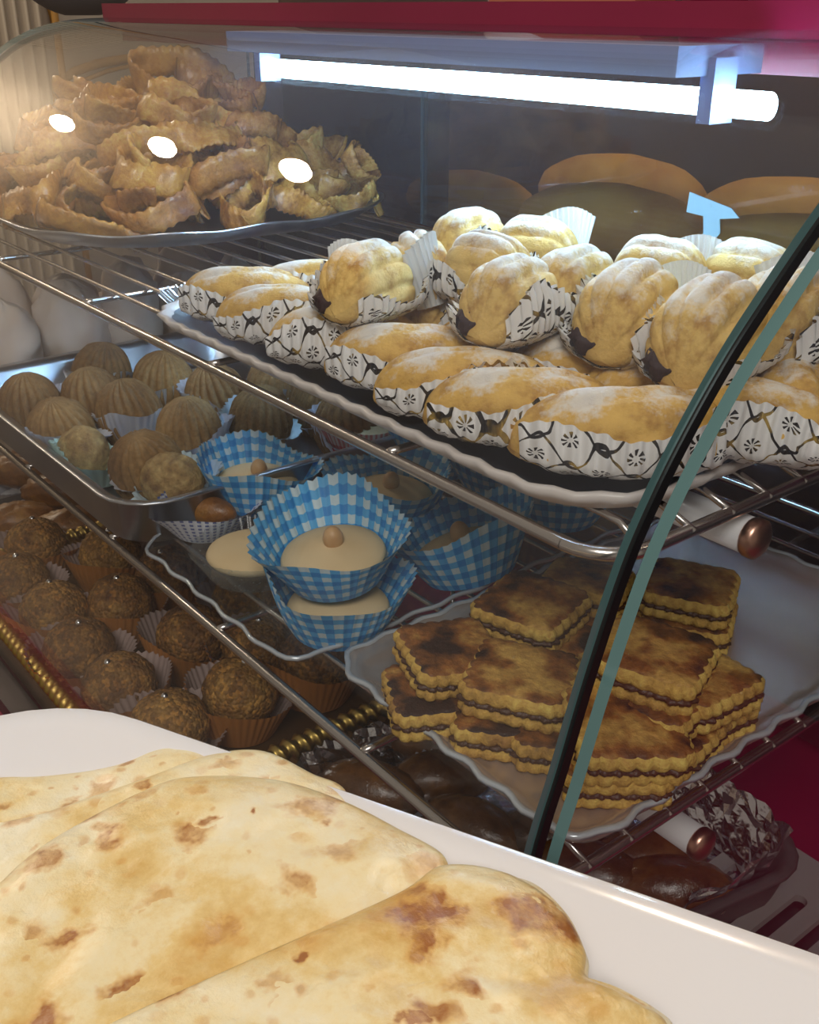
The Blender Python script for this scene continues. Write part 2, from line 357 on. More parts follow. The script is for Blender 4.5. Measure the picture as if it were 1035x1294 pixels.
def bread_mat():
    m, nt, b = new_mat('griddled_flatbread'); b.inputs['Roughness'].default_value = 0.40; b.inputs['Coat Weight'].default_value = 0.3; b.inputs['Coat Roughness'].default_value = 0.28
    tc = N(nt, 'ShaderNodeTexCoord'); oi = N(nt, 'ShaderNodeObjectInfo'); W4 = mth(nt, 'MULTIPLY', oi.outputs['Random'], 23.0)
    def nz(scale, detail, rough=0.5, off=0.0, dist=0.0):
        n = N(nt, 'ShaderNodeTexNoise', noise_dimensions='4D', i_Scale=scale, i_Detail=detail, i_Roughness=rough, i_Distortion=dist); nt.links.new(tc.outputs['Object'], n.inputs['Vector'])
        nt.links.new(mth(nt, 'ADD', W4, off), n.inputs['W']); return n.outputs['Fac']
    base = ramp(nt, [(0.36, (0.66, 0.40, 0.11)), (0.45, (0.80, 0.58, 0.24)), (0.52, (0.88, 0.73, 0.42)), (0.62, (0.90, 0.81, 0.58))]); nt.links.new(nz(20.0, 7.0, 0.66), base.inputs[0])
    fac = None
    dn = N(nt, 'ShaderNodeTexNoise', i_Scale=48.0, i_Detail=4.0, i_Roughness=0.6); nt.links.new(tc.outputs['Object'], dn.inputs['Vector'])
    for scale, keep, r0, r1, amp, mxv in ((36.0, 0.52, 0.16, 0.50, 0.045, 1.0), (60.0, 0.58, 0.12, 0.42, 0.028, 0.9), (120.0, 0.60, 0.12, 0.42, 0.012, 0.5)):
        va = N(nt, 'ShaderNodeVectorMath', operation='MULTIPLY_ADD'); nt.links.new(dn.outputs['Color'], va.inputs[0]); va.inputs[1].default_value = (amp, amp, 0); nt.links.new(tc.outputs['Object'], va.inputs[2])
        vs = N(nt, 'ShaderNodeVectorMath', operation='ADD'); nt.links.new(va.outputs[0], vs.inputs[0]); cb3 = N(nt, 'ShaderNodeCombineXYZ'); nt.links.new(W4, cb3.inputs[0]); nt.links.new(W4, cb3.inputs[1]); nt.links.new(cb3.outputs[0], vs.inputs[1])
        vo = N(nt, 'ShaderNodeTexVoronoi', voronoi_dimensions='2D', i_Scale=scale); nt.links.new(vs.outputs[0], vo.inputs['Vector'])
        sc_ = N(nt, 'ShaderNodeSeparateColor'); nt.links.new(vo.outputs['Color'], sc_.inputs[0])
        rad = mth(nt, 'MULTIPLY_ADD', sc_.outputs[1], r1 - r0, r0)
        q = mth(nt, 'SUBTRACT', 1.0, mth(nt, 'DIVIDE', vo.outputs['Distance'], rad))
        q = mth(nt, 'MULTIPLY', mth(nt, 'MINIMUM', mth(nt, 'MAXIMUM', mth(nt, 'MULTIPLY', q, 1.7), 0.0), 1.0), mth(nt, 'GREATER_THAN', sc_.outputs[0], keep))
        q = mth(nt, 'MULTIPLY', q, mth(nt, 'MULTIPLY_ADD', sc_.outputs[2], 0.6 * mxv, 0.4 * mxv))
        fac = q if fac is None else mth(nt, 'MAXIMUM', fac, q)
    fac = mth(nt, 'MINIMUM', mth(nt, 'MULTIPLY', fac, mth(nt, 'MULTIPLY_ADD', nz(120.0, 4.0, 0.6, 5.0), 2.0, 0.1)), 1.0)
    br = ramp(nt, [(0.0, (0.72, 0.42, 0.12)), (0.45, (0.66, 0.32, 0.06)), (1.0, (0.36, 0.13, 0.028))]); nt.links.new(fac, br.inputs[0])
    mx = N(nt, 'ShaderNodeMix', data_type='RGBA'); nt.links.new(fac, mx.inputs[0]); nt.links.new(base.outputs[0], mx.inputs[6]); nt.links.new(br.outputs[0], mx.inputs[7])
    nt.links.new(mx.outputs[2], b.inputs['Base Color'])
    hgt = mth(nt, 'MULTIPLY_ADD', nz(26.0, 2.0, 0.5, 9.0), 1.6, nz(75.0, 5.0, 0.6, 11.0))
    bp = N(nt, 'ShaderNodeBump', i_Strength=0.55, i_Distance=0.004); nt.links.new(hgt, bp.inputs['Height']); nt.links.new(bp.outputs[0], b.inputs['Normal'])
    return m
M['bread'] = bread_mat()

# ------------------------------------------------------------------ generic shapes
def rrect(hx, hy, rad, n):
    """n points on a rounded rectangle, with outward normals"""
    rad = min(rad, hx - 1e-4, hy - 1e-4)
    segs = [2 * (hx - rad), 0.5 * math.pi * rad, 2 * (hy - rad), 0.5 * math.pi * rad] * 2
    tot = sum(segs); out = []
    C = [(hx - rad, -(hy - rad)), (hx - rad, hy - rad), (-(hx - rad), hy - rad), (-(hx - rad), -(hy - rad))]
    for i in range(n):
        d = tot * i / n; k = 0
        while d > segs[k]: d -= segs[k]; k += 1
        q = k // 2
        if k % 2 == 0:
            t = d
            p = [(-(hx - rad) + t, -hy), (hx, -(hy - rad) + t), (hx - rad - t, hy), (-hx, hy - rad - t)][q]
            nn = [(0, -1), (1, 0), (0, 1), (-1, 0)][q]
        else:
            a = -math.pi / 2 + q * math.pi / 2 + d / rad
            nn = (math.cos(a), math.sin(a)); p = (C[q][0] + nn[0] * rad, C[q][1] + nn[1] * rad)
        out.append((p, nn))
    return out
def loft(mb, hx, hy, rad, prof, n=96, scal=0.0, nsc=0, m=0, floor=True, zwave=0.0):
    """prof: (inset, z, scallop weight) rings from outside to inside"""
    base = rrect(hx, hy, rad, n); V = []; Fs = []; U = []
    for k, (ins, z, w) in enumerate(prof):
        for i, (p, nn) in enumerate(base):
            c = math.cos(2 * math.pi * nsc * i / n) if nsc else 0
            o = -ins + scal * w * c
            V.append((p[0] + nn[0] * o, p[1] + nn[1] * o, z + zwave * w * c)); U.append((i / n, k / len(prof)))
    for k in range(len(prof) - 1):
        for i in range(n):
            j = (i + 1) % n
            Fs.append((k * n + i, k * n + j, (k + 1) * n + j, (k + 1) * n + i))
    if floor:
        o = (len(prof) - 1) * n; Fs.append(tuple(range(o, o + n)))
    return mb.add(V, Fs, U, m)

def cup_mesh(name, mat, rb, rt, h, pleats=40, amp=0.02, wav=0.08, lean=0.0, n=None, nv=6):
    n = n or pleats * 4
    ph = random.random() * 6
    def f(u, v):
        a = 2 * math.pi * u
        r = rb + (rt - rb) * v ** 0.9
        r *= 1 + amp * (0.35 + v) * math.cos(pleats * a) + wav * v * v * math.sin(3 * a + ph)
        z = h * v * (1 + lean * math.cos(a - ph) * v + wav * 0.7 * v * math.sin(4 * a + ph) + 0.015 * v * math.cos(pleats * a))
        return (r * math.cos(a), r * math.sin(a), z)
    mb = MB(); mb.grid(n, nv, f, cu=True)
    mb.add([(rb * math.cos(2 * math.pi * i / 24), rb * math.sin(2 * math.pi * i / 24), 0.0005) for i in range(24)], [tuple(range(24))])
    return mb.mesh(name, mat)

# ------------------------------------------------------------------ the room
mb = MB(); mb.box(-7.1, 4, -5, 5, -2.12, -2.07); o = obj('floor', mb.mesh('floor', M['floor'])); o['kind'] = 'structure'
mb = MB(); mb.box(-7.1, -7.0, -5, 5, -2.07, 3.2); wl = obj('wall_left', mb.mesh('wall_left', M['cream'])); wl['kind'] = 'structure'
wl.location = (0, 0, CZ)
# raised orange scroll bands on the cream wall
for k, (pts, wd_) in enumerate([([(60, 150), (64, 125), (74, 105), (95, 90), (125, 80), (160, 74), (200, 70), (235, 66)], 0.028), ([(80, 150), (86, 122), (105, 102), (135, 90), (170, 82), (215, 74)], 0.014), ([(60, 0), (66, 20), (70, 40)], 0.02)]):
    b = MB(); b.tube([(0.0, (d := ray(*q)).y * -6.99 / d.x, d.z * -6.99 / d.x) for q in pts], wd_, 8)
    obj('scroll_band', b.mesh('scroll_band', M['orange']), wl, (-6.99, 0, 0))
mb = MB(); mb.box(-2.6, 3, 1.62, 1.70, -2.07, 3.2); o = obj('wall_back', mb.mesh('wall_back', M['backwall'])); o['kind'] = 'structure'

# ------------------------------------------------------------------ the showcase
XL, XR = -1.70, -0.318
PROF = [(0.304, -0.785), (0.306, -0.70), (0.314, -0.56), (0.337, -0.441), (0.355, -0.382), (0.372, -0.325), (0.393, -0.267), (0.412, -0.231), (0.433, -0.200), (0.457, -0.170), (0.482, -0.144), (0.531, -0.0985), (0.58, -0.062), (0.615, -0.0435), (0.653, -0.0315), (0.70, -0.0245), (0.765, -0.0222)]
def smooth_prof(P, n=5):
    out = []
    for i in range(len(P) - 1):
        p0 = P[max(0, i - 1)]; p1 = P[i]; p2 = P[i + 1]; p3 = P[min(len(P) - 1, i + 2)]
        for k in range(n):
            t = k / n
            out.append(tuple(0.5 * ((2 * p1[a]) + (-p0[a] + p2[a]) * t + (2 * p0[a] - 5 * p1[a] + 4 * p2[a] - p3[a]) * t * t + (-p0[a] + 3 * p1[a] - 3 * p2[a] + p3[a]) * t ** 3) for a in (0, 1)))
    return out + [P[-1]]
PS = smooth_prof(PROF)
def prof_off(d):
    out = []
    for i, p in enumerate(PS):
        a = PS[max(0, i - 1)]; b = PS[min(len(PS) - 1, i + 1)]
        t = Vector((b[0] - a[0], b[1] - a[1])).normalized(); nrm = Vector((-t.y, t.x))   # towards the customer
        out.append((p[0] + nrm.x * d, p[1] + nrm.y * d))
    return out
case = thing('display_case', 'red showcase with curved front glass, holding all the trays of pastries', 'display case', (0, 0, 0))
def strip(x0, x1, d0, d1, lo=0):
    A = prof_off(d0)[lo:]; B = prof_off(d1)[lo:]
    b = MB(); n = len(A)
    V = [(x, p[0], p[1]) for x in (x0, x1) for L in (A, B) for p in L]
    Fs = []
    for i in range(n - 1):
        Fs += [(i, i + 1, 2 * n + i + 1, 2 * n + i), (n + i, 3 * n + i, 3 * n + i + 1, n + i + 1), (i, n + i, n + i + 1, i + 1), (2 * n + i, 2 * n + i + 1, 3 * n + i + 1, 3 * n + i)]
    Fs += [(0, 2 * n, 3 * n, n), (n - 1, 2 * n - 1, 4 * n - 1, 3 * n - 1)]
    return b.add(V, Fs)
# front glass, with its polished edge
b = MB(); n = len(PS); A = prof_off(0.0); B = prof_off(0.007)
V = [(x, p[0], p[1]) for x in (XL, XR) for L in (A, B) for p in L]
b.add(V, [(i, i + 1, 2 * n + i + 1, 2 * n + i) for i in range(n - 1)])
b.add(V, [(n + i, 3 * n + i, 3 * n + i + 1, n + i + 1) for i in range(n - 1)])
b.add(V, [(i, n + i, n + i + 1, i + 1) for i in range(n - 1)], None, 1)
b.add(V, [(2 * n + i, 2 * n + i + 1, 3 * n + i + 1, 3 * n + i) for i in range(n - 1)], None, 1)
obj('front_glass', b.mesh('front_glass', [M['glass'], M['edge']]), case)
obj('glass_seal', strip(XR - 0.004, XR + 0.002, -0.008, -0.001).mesh('glass_seal', M['black'], False), case)
obj('glass_seal', strip(XL - 0.004, XL + 0.004, -0.008, -0.001).mesh('glass_seal', M['dark'], False), case)
# end panes
for x0, x1 in ((XR + 0.011, XR + 0.019), (XL - 0.016, XL - 0.006)):
    b = MB(); P2 = [p for p in PS] + [(1.0, -0.022), (1.0, -0.785)]; n = len(P2)
    V = [(x, p[0], p[1]) for x in (x0, x1) for p in P2]
    b.add(V, [tuple(range(n)), tuple(reversed(range(n, 2 * n)))] + [(i, n + i, n + (i + 1) % n, (i + 1) % n) for i in range(n)])
    b.M = [0, 0] + [1] * n
    obj('end_glass', b.mesh('end_glass', [M['glass'], M['edge'] if x0 > -1 else M['edgedark']], False), case)
# roof slab, inner lip, base, deck
b = MB(); b.box(XL - 0.02, XR + 0.5, 0.752, 1.25, -0.021, 0.004); obj('roof_slab', b.mesh('roof_slab', M['red'], False), case)
b = MB(); b.box(XL, XR, 0.772, 0.782, -0.048, -0.0215); obj('inner_lip', b.mesh('inner_lip', M['red'], False), case)
b = MB(); b.box(XL - 0.02, 0.3, 0.225, 1.05, -1.9, -0.790); obj('base', b.mesh('base', M['red'], False), case)
b = MB(); b.box(XL - 0.02, XR + 0.03, 0.272, 0.302, -0.789, -0.765); obj('bottom_channel', b.mesh('bottom_channel', M['dark'], False), case)
b = MB(); b.box(-1.225, XR + 0.01, 0.992, 0.998, -0.78, -0.023); obj('back_door', b.mesh('back_door', [M['backglass']], False), case)
b = MB(); b.box(XL, -1.19, 1.004, 1.010, -0.78, -0.023); obj('back_door', b.mesh('back_door', [M['backglass2']], False), case)
b = MB(); b.box(-1.229, -1.225, 0.990, 1.000, -0.78, -0.023); obj('door_edge', b.mesh('door_edge', [M['edgedark']], False), case)
# pale blue patch on the back door
b = MB(); P2 = [(-0.050, 0.028), (-0.048, 0.060), (0.035, 0.045), (0.052, 0.032), (0.016, 0.026), (0.020, 0.004), (0.004, -0.016), (-0.022, -0.014), (-0.012, 0.0), (-0.016, 0.026)]
b.add([(x, 0, z) for x, z in P2] + [(x, -0.0015, z) for x, z in P2], [tuple(range(10)), tuple(reversed(range(10, 20)))] + [(i, 10 + i, 10 + (i + 1) % 10, (i + 1) % 10) for i in range(10)])
d = ray(900, 272); p = d * (0.9905 / d.y)
obj('pale_patch', b.mesh('pale_patch', M['bluepatch'], False), case, (p.x, 0.9905, p.z - 0.02), (0, 0, 0), 0.68)

# grille plate with real slots, right end of the deck
cu = bpy.data.curves.new('grille', 'CURVE'); cu.dimensions = '2D'; cu.fill_mode = 'BOTH'; cu.extrude = 0.004 * K
def poly(pts):
    s = cu.splines.new('POLY'); s.points.add(len(pts) - 1); s.use_cyclic_u = True
    for q, p in zip(s.points, pts): q.co = (p[0] * K, p[1] * K, 0, 1)
poly([(-0.13, -0.19), (0.047, -0.19), (0.047, 0.19), (-0.13, 0.19)])
for i in range(5):
    x = -0.100 + 0.031 * i
    for yc in (-0.095, 0.07):
        L, r = 0.06, 0.0075
        poly([(x + r * math.cos(R(a)), yc + (L if a < 180 else -L) + r * math.sin(R(a))) for a in list(range(0, 181, 30)) + list(range(180, 361, 30))])
tmp = bpy.data.objects.new('tmp', cu); COL.objects.link(tmp)
bpy.context.view_layer.update()
gm = bpy.data.meshes.new_from_object(tmp.evaluated_get(bpy.context.evaluated_depsgraph_get()))
bpy.data.objects.remove(tmp); gm.materials.clear(); gm.materials.append(M['deckgrey']); gm.name = 'grille_plate'
obj('grille_plate', gm, case, (-0.355, 0.63, -0.775))
b = MB(); b.box(-0.13, 0.047, -0.19, 0.19, -0.789, -0.784); obj('slot_shade', b.mesh('slot_shade', M['black'], False), case, (-0.355, 0.63, 0))  # black sheet under the plate, standing in for shade in the slots

# ------------------------------------------------------------------ lamps inside the case
YT, ZT = 0.68, -0.0625
xa, xb = -1.115, -0.505
lm = thing('fluorescent_lamp', 'lit cool white tube lamp under the roof of the case', 'lamp', (xa, YT, ZT))
b = MB(); b.tube([(0.0, 0, 0), (xb - xa + 0.045, 0, 0)], 0.0095, 16); obj('tube', b.mesh('tube', M['tube']), lm)
b = MB(); b.box(-0.01, xb - xa, -0.048, 0.050, 0.018, 0.038); obj('housing', b.mesh('housing', M['lampwhite'], False), lm)
for x in (-0.012, xb - xa - 0.006):
    b = MB(); b.box(x, x + 0.012, -0.013, 0.013, -0.014, 0.03); obj('lamp_holder', b.mesh('lamp_holder', M['lampwhite'], False), lm)
for (xe, y, z, x0, which) in ((-0.331, 0.545, -0.305, -0.88, 'upper'), (-0.345, 0.56, -0.577, -0.70, 'lower')):
    t = thing('shelf_tube', 'unlit white tube with copper end cap under the %s wire shelf' % which, 'tube', (xe, y, z))
    b = MB(); b.tube([(x0 - xe, 0, 0), (-0.009, 0, 0)], 0.0125, 20); obj('tube', b.mesh('glass_tube', M['tubewhite']), t)
    b = MB(); b.tube([(-0.0095, 0, 0), (-0.008, 0, 0), (-0.002, 0, 0), (0.0, 0, 0), (0.002, 0, 0)], [0.0125, 0.0135, 0.0135, 0.011, 0.004], 20); obj('end_cap', b.mesh('end_cap', M['copper']), t)
    if which == 'lower':
        for x in (-0.12, -0.30):
            b = MB(); b.tube([(x, 0, 0.0), (x, 0, 0.093)], 0.002, 8); obj('hanger', b.mesh('hanger', M['chrome']), t)

# ------------------------------------------------------------------ wire shelves
def wire_shelf(label, x0, x1, y0, y1, z, ys, xs, rr, rod_r, rc):
    t = thing('wire_shelf', label, 'shelf', (0, 0, z))
    P = []
    for cx, cy, a0 in ((x1 - rc, y0 + rc, -90), (x1 - rc, y1 - rc, 0), (x0 + rc, y1 - rc, 90), (x0 + rc, y0 + rc, 180)):
        for k in range(7):
            a = R(a0 + 15 * k); P.append((cx + rc * math.cos(a), cy + rc * math.sin(a), 0))
    P.append(P[0]); b = MB(); b.tube(P, rr, 12, caps=False); obj('frame_rail', b.mesh('frame_rail', M['chrome']), t)
    for y in ys:
        e = x1 - (rc * 0.35 if y < y0 + rc else 0)
        b = MB(); b.tube([(x0, y, 0.0), (x0 + 0.02, y, 0.010), (x1 - 0.035, y, 0.010), (x1 - 0.022, y, 0.009), (e + 0.004, y, 0.001)], rod_r, 8)
        obj('rod', b.mesh('rod', M['chrome']), t)
    for x in xs:
        b = MB(); b.tube([(x, y0, 0.0035), (x, y0 + 0.01, 0.0035), (x, y1, 0.0035)], rod_r * 1.35, 8); obj('cross_bar', b.mesh('cross_bar', M['chrome']), t)
    return t
US = wire_shelf('upper chrome wire shelf holding the sugared pastries and the ribbon fritters', -1.68, -0.342, 0.412, 0.965, -0.283,
                [0.445 + 0.0385 * i for i in range(13)], [-1.60, -1.335, -1.07, -0.80, -0.545], 0.0044, 0.0024, 0.035)
LS = wire_shelf('lower chrome wire shelf holding the blue cups and the griddled squares', -1.68, -0.326, 0.352, 0.965, -0.484,
                [0.398 + 0.0385 * i for i in range(14)], [-1.62, -1.39, -1.16, -0.93, -0.71, -0.50], 0.0044, 0.0024, 0.03)

# ------------------------------------------------------------------ upper tray of sugared pastries
t = thing('pastry_tray', 'long black tray with cream scalloped rim on the upper shelf', 'tray', (-0.648, 0.606, -0.270))
b = MB(); loft(b, 0.297, 0.196, 0.075, [(0.012, 0.0, 0), (0.004, 0.006, 0.6), (-0.001, 0.013, 1), (0.004, 0.0142, 1), (0.011, 0.009, 0.5)], 240, 0.0022, 60, floor=False)
obj('rim', b.mesh('tray_rim', M['creamrim']), t)
b = MB(); loft(b, 0.297, 0.196, 0.075, [(0.0105, 0.0095, 0.5), (0.02, 0.0035, 0), (0.03, 0.002, 0)], 120); obj('tray_floor', b.mesh('tray_floor', M['blacktray']), t)
b = MB()
def ff(u, v):
    a = R(150 + 62 * u); r = 0.058 + 0.034 * v
    return (-0.222 + r * math.cos(a) * 1.0, -0.118 + r * math.sin(a), 0.0045 + 0.016 * v * v + 0.0025 * math.cos(u * 60))
b.grid(60, 4, ff); obj('fluted_end', b.mesh('fluted_end', M['bluefoil']), t)

def e_len(s, p=2.6, q=0.5): return max(0.0, 1 - abs(s) ** p) ** q
def long_body(name, mat, L=0.066, Wd=0.029, H=0.034, bend=0.012, cut=None, ridges=7, seed=0, p=2.6, twist=1.8, depth=0.10):
    b = MB(); s1 = 1.0 if cut is None else cut
    def f(u, v):
        s = -1 + (1 + s1) * v; s = math.copysign(1 - (1 - abs(s)) ** 1.35, s) if cut is None else s; e = e_len(s, p)
        a = 2 * math.pi * u
        g = (1 - abs(math.sin(ridges * a * 0.5 + twist * s + seed))) ** 2.2
        k = 1 - depth * g * sm(-0.1, 0.35, math.sin(a))
        y = e * Wd * math.cos(a) * k; z = math.sin(a)
        z = e * H * k * (z if z > 0 else 0.42 * z)
        nz = 0.0009 * mnoise.noise((s * 4 + seed, math.cos(a) * 2, math.sin(a) * 2))
        return (L * s, y + bend * s * s + nz, z + H * 0.42 * (0.55 + 0.45 * e) + nz)
    b.grid(96, 30, f, cu=True)
    if cut is not None:
        V = [f(i / 44, 1) for i in range(44)]; b.add(V, [tuple(range(44))])
    return b.mesh(name, mat)
def long_wrap(name, mat, L=0.060, Wd=0.029, H=0.034, bend=0.012, hi=8, lo=214, seed=0, amp=0.0018):
    b = MB()
    def f(u, v):
        s = -0.98 + 1.96 * u; e = 0.25 + 0.75 * e_len(s * 0.96, 2.2)
        edge = abs(v - 0.5) * 2
        a = R(-lo + 180 - 180) + 0
        a = R(-(lo - 12 * math.cos(3 * s + seed)) + (lo + hi) * v)
        k = 1.07 + 0.14 * edge ** 3 + 0.05 * math.sin(5 * s + seed) * edge ** 2
        y = e * Wd * math.cos(a) * k; z = math.sin(a)
        z = e * H * k * (z if z > 0 else 0.42 * z)
        pl = amp * math.cos(s * 46) * (0.2 + edge)
        cr = 0.002 * mnoise.noise((s * 5 + seed * 3, a * 2, seed))
        return (L * s * (1 + 0.05 * edge), y + bend * s * s + pl * math.cos(a) + cr, z + H * 0.43 * (0.55 + 0.45 * e) + pl * 0.6 + cr)
    b.grid(84, 14, f)
    for i, (u, v) in enumerate(b.U): b.U[i] = (u * 3.6, v * 4.2)
    return b.mesh(name, mat)
LB = [long_body('shortcrust', M['body'], seed=i, bend=0.014 - 0.006 * i) for i in range(3)]
LW = [long_wrap('paper_wrapper', M['paper'], seed=i * 2.1, bend=0.014 - 0.006 * i) for i in range(3)]
LWF = long_wrap('leaf_wrapper', M['paperleaf'], seed=1.2, hi=40)
SB = [long_body('shortcrust_cut', M['body2'], L=0.039, Wd=0.030, H=0.041, bend=0.004, ridges=12, seed=5 + i, p=3.6, twist=0.5, depth=0.14) for i in range(3)]
SWr = [long_wrap('paper_wrapper_short', M['paper'], L=0.040, Wd=0.034, H=0.040, bend=0.004, hi=14 + 8 * i, lo=196, seed=3 + i, amp=0.0026) for i in range(3)]
fmb = MB(); fmb.ball((0, 0, 0), (0.010, 0.014, 0.0115), 30, 16, lambda d: 1 + 0.35 * mnoise.noise(d * 2.6) + 0.10 * mnoise.noise(d * 9)); FM = fmb.mesh('date_filling', M['fill'])
def long_pastry(u, v, z, rz, label, var=0, leaf=False, sc=1.0, tilt=0.0, roll=0.0):
    p = at(u, v, z) + Vector((-0.004, 0.010, 0))
    t = thing('wrapped_pastry', label, 'pastry', (p.x, p.y, z - 0.026 * sc), (R(roll), R(tilt), R(rz)), sc, 'paper-wrapped pastries on the black tray')
    obj('pastry_body', LB[var], t); obj('paper_wrapper', LWF if leaf else LW[var], t, (0, 0, -0.001))
    return t
def short_pastry(u, v, z, rz, label, var=0, sc=1.0, tilt=0.0, roll=0.0, fill=True):
    p = at(u, v, z)
    t = thing('filled_pastry', label, 'pastry', (p.x, p.y, z - 0.03 * sc), (R(roll), R(tilt), R(rz)), sc, 'paper-wrapped pastries on the black tray')
    obj('pastry_body', SB[var], t); obj('paper_wrapper', SWr[var], t, (-0.004, 0, -0.001))
    if fill: obj('date_filling', FM, t, (0.0285, -0.008, 0.0165))
    return t
# lower layer, lying side by side along the front rim (left to right), then the ones behind
long_pastry(300, 372, -0.229, 44, 'wrapped pastry at the far left end of the black tray', 0, tilt=0)
long_pastry(352, 397, -0.229, 40, 'second wrapped pastry from the left end of the black tray', 1)
long_pastry(428, 424, -0.229, 40, 'third wrapped pastry from the left, leaning on the next one', 2)
long_pastry(505, 452, -0.229, 42, 'fourth wrapped pastry from the left along the front rim of black tray', 0)
long_pastry(580, 485, -0.229, 44, 'fifth wrapped pastry from the left, just left of the gold leaf wrapper', 1)
long_pastry(652, 514, -0.229, 46, 'pastry in white wrapper with bold gold leaf print at the front rim', 0, leaf=True)
long_pastry(786, 545, -0.229, 52, 'largest wrapped pastry at the near corner of the black tray', 0, sc=1.08)
long_pastry(395, 362, -0.229, 44, 'wrapped pastry behind the second one at the left end of tray', 2)
long_pastry(535, 402, -0.229, 42, 'wrapped pastry lying under the leftmost upper pastries', 1)
long_pastry(640, 432, -0.229, 46, 'wrapped pastry under the middle of the upper layer, left one', 2)
long_pastry(745, 466, -0.229, 48, 'wrapped pastry lying just behind the largest front pastry', 0)
long_pastry(850, 490, -0.229, 46, 'wrapped pastry behind the glass edge, under the upper layer', 1)
long_pastry(935, 528, -0.226, 20, 'dark-ended wrapped pastry right of the glass edge', 1)
long_pastry(990, 490, -0.222, -52, 'golden pastry leaning at the right rim of the black tray', 2, sc=1.05)
long_pastry(1015, 437, -0.222, 42, 'wrapped pastry at the right edge of picture behind the leaning one', 0)
long_pastry(720, 405, -0.229, 44, 'wrapped pastry half hidden under the upper layer, back middle', 1)
long_pastry(860, 435, -0.229, 44, 'wrapped pastry half hidden under the upper layer, right side', 2)
long_pastry(960, 465, -0.229, 50, 'wrapped pastry half hidden below the rightmost upper pastry', 0)
# upper layer, ends cut open
U = [(460, 352, -0.185, -76, 'leftmost upper pastry with purple filling facing left', 0, 1.0, 0, 0),
     (527, 334, -0.186, -30, 'upper pastry next to the leftmost one, pressed between papers', 1, 0.92, 0, 0),
     (590, 303, -0.181, -90, 'sugared pastry at the very back left of the heap', 2, 0.95, 0, 0),
     (676, 315, -0.186, 20, 'ridged sugared pastry at the back, second from the heap’s left', 0, 0.98, 0, 0),
     (615, 338, -0.182, 5, 'ridged pastry in middle row left, above the open one', 1, 0.98, 0, 0),
     (643, 375, -0.184, -78, 'open pastry with dark filling in the middle of the heap', 2, 1.02, 0, 0),
     (722, 362, -0.186, -80, 'tall pastry between the two open-ended pastries of the heap', 0, 1.05, 0, 0),
     (796, 385, -0.183, -78, 'open pastry with dark filling in the centre right of the heap', 1, 1.08, 8, 0),
     (832, 345, -0.184, 10, 'sugared pastry in the back row beside pleated white paper', 2, 1.0, 0, 0),
     (900, 408, -0.182, -82, 'open pastry tilted forward just left of the glass edge', 0, 1.1, 12, 0),
     (945, 350, -0.184, 0, 'sugared pastry in the back row behind the glass edge', 1, 1.0, 0, 0),
     (985, 395, -0.182, -75, 'brown pastry seen right of the glass edge in upper layer', 2, 1.1, 0, 0)]
for (u, v, z, rz, lab, var, sc, tl, rl) in U: short_pastry(u, v, z, rz, lab, var, sc, tl, rl)
short_pastry(532, 390, -0.222, -50, 'small plain pastry tucked below the two leftmost upper pastries', 1, 0.85, fill=False)
# empty pleated papers standing up among the pastries
def fan(u, v, z, rz, label, sc=1.0):
    p = at(u, v, z)
    b = MB(); b.grid(48, 5, lambda a, w: ((a - 0.5) * 0.05 * (0.6 + 0.5 * w), 0.0022 * math.cos(a * 75) + 0.012 * (2 * a - 1) ** 2, (0.03 + 0.007 * math.sin(a * math.pi)) * w * 1.3))
    o = obj('pleated_paper', b.mesh('pleated_paper', M['plainpaper']), None, (p.x, p.y, z - 0.02), (R(-14), 0, R(rz)), sc)
    tag(o, label, 'paper', 'upright pleated papers between the pastries')
fan(432, 350, -0.185, 20, 'pale paper standing left of the leftmost upper pastry')
fan(562, 350, -0.190, 120, 'dark-shadowed paper standing right of the second upper pastry', 1.15)
fan(722, 305, -0.180, 60, 'pleated white paper at the back, right of the ridged pastry')
fan(884, 345, -0.182, 50, 'pleated white paper fan right of the back row pastry')
fan(865, 372, -0.184, 55, 'pleated paper fan between the two right open pastries', 0.9)
fan(1015, 370, -0.178, 60, 'pale pleated paper at the right edge of the picture')

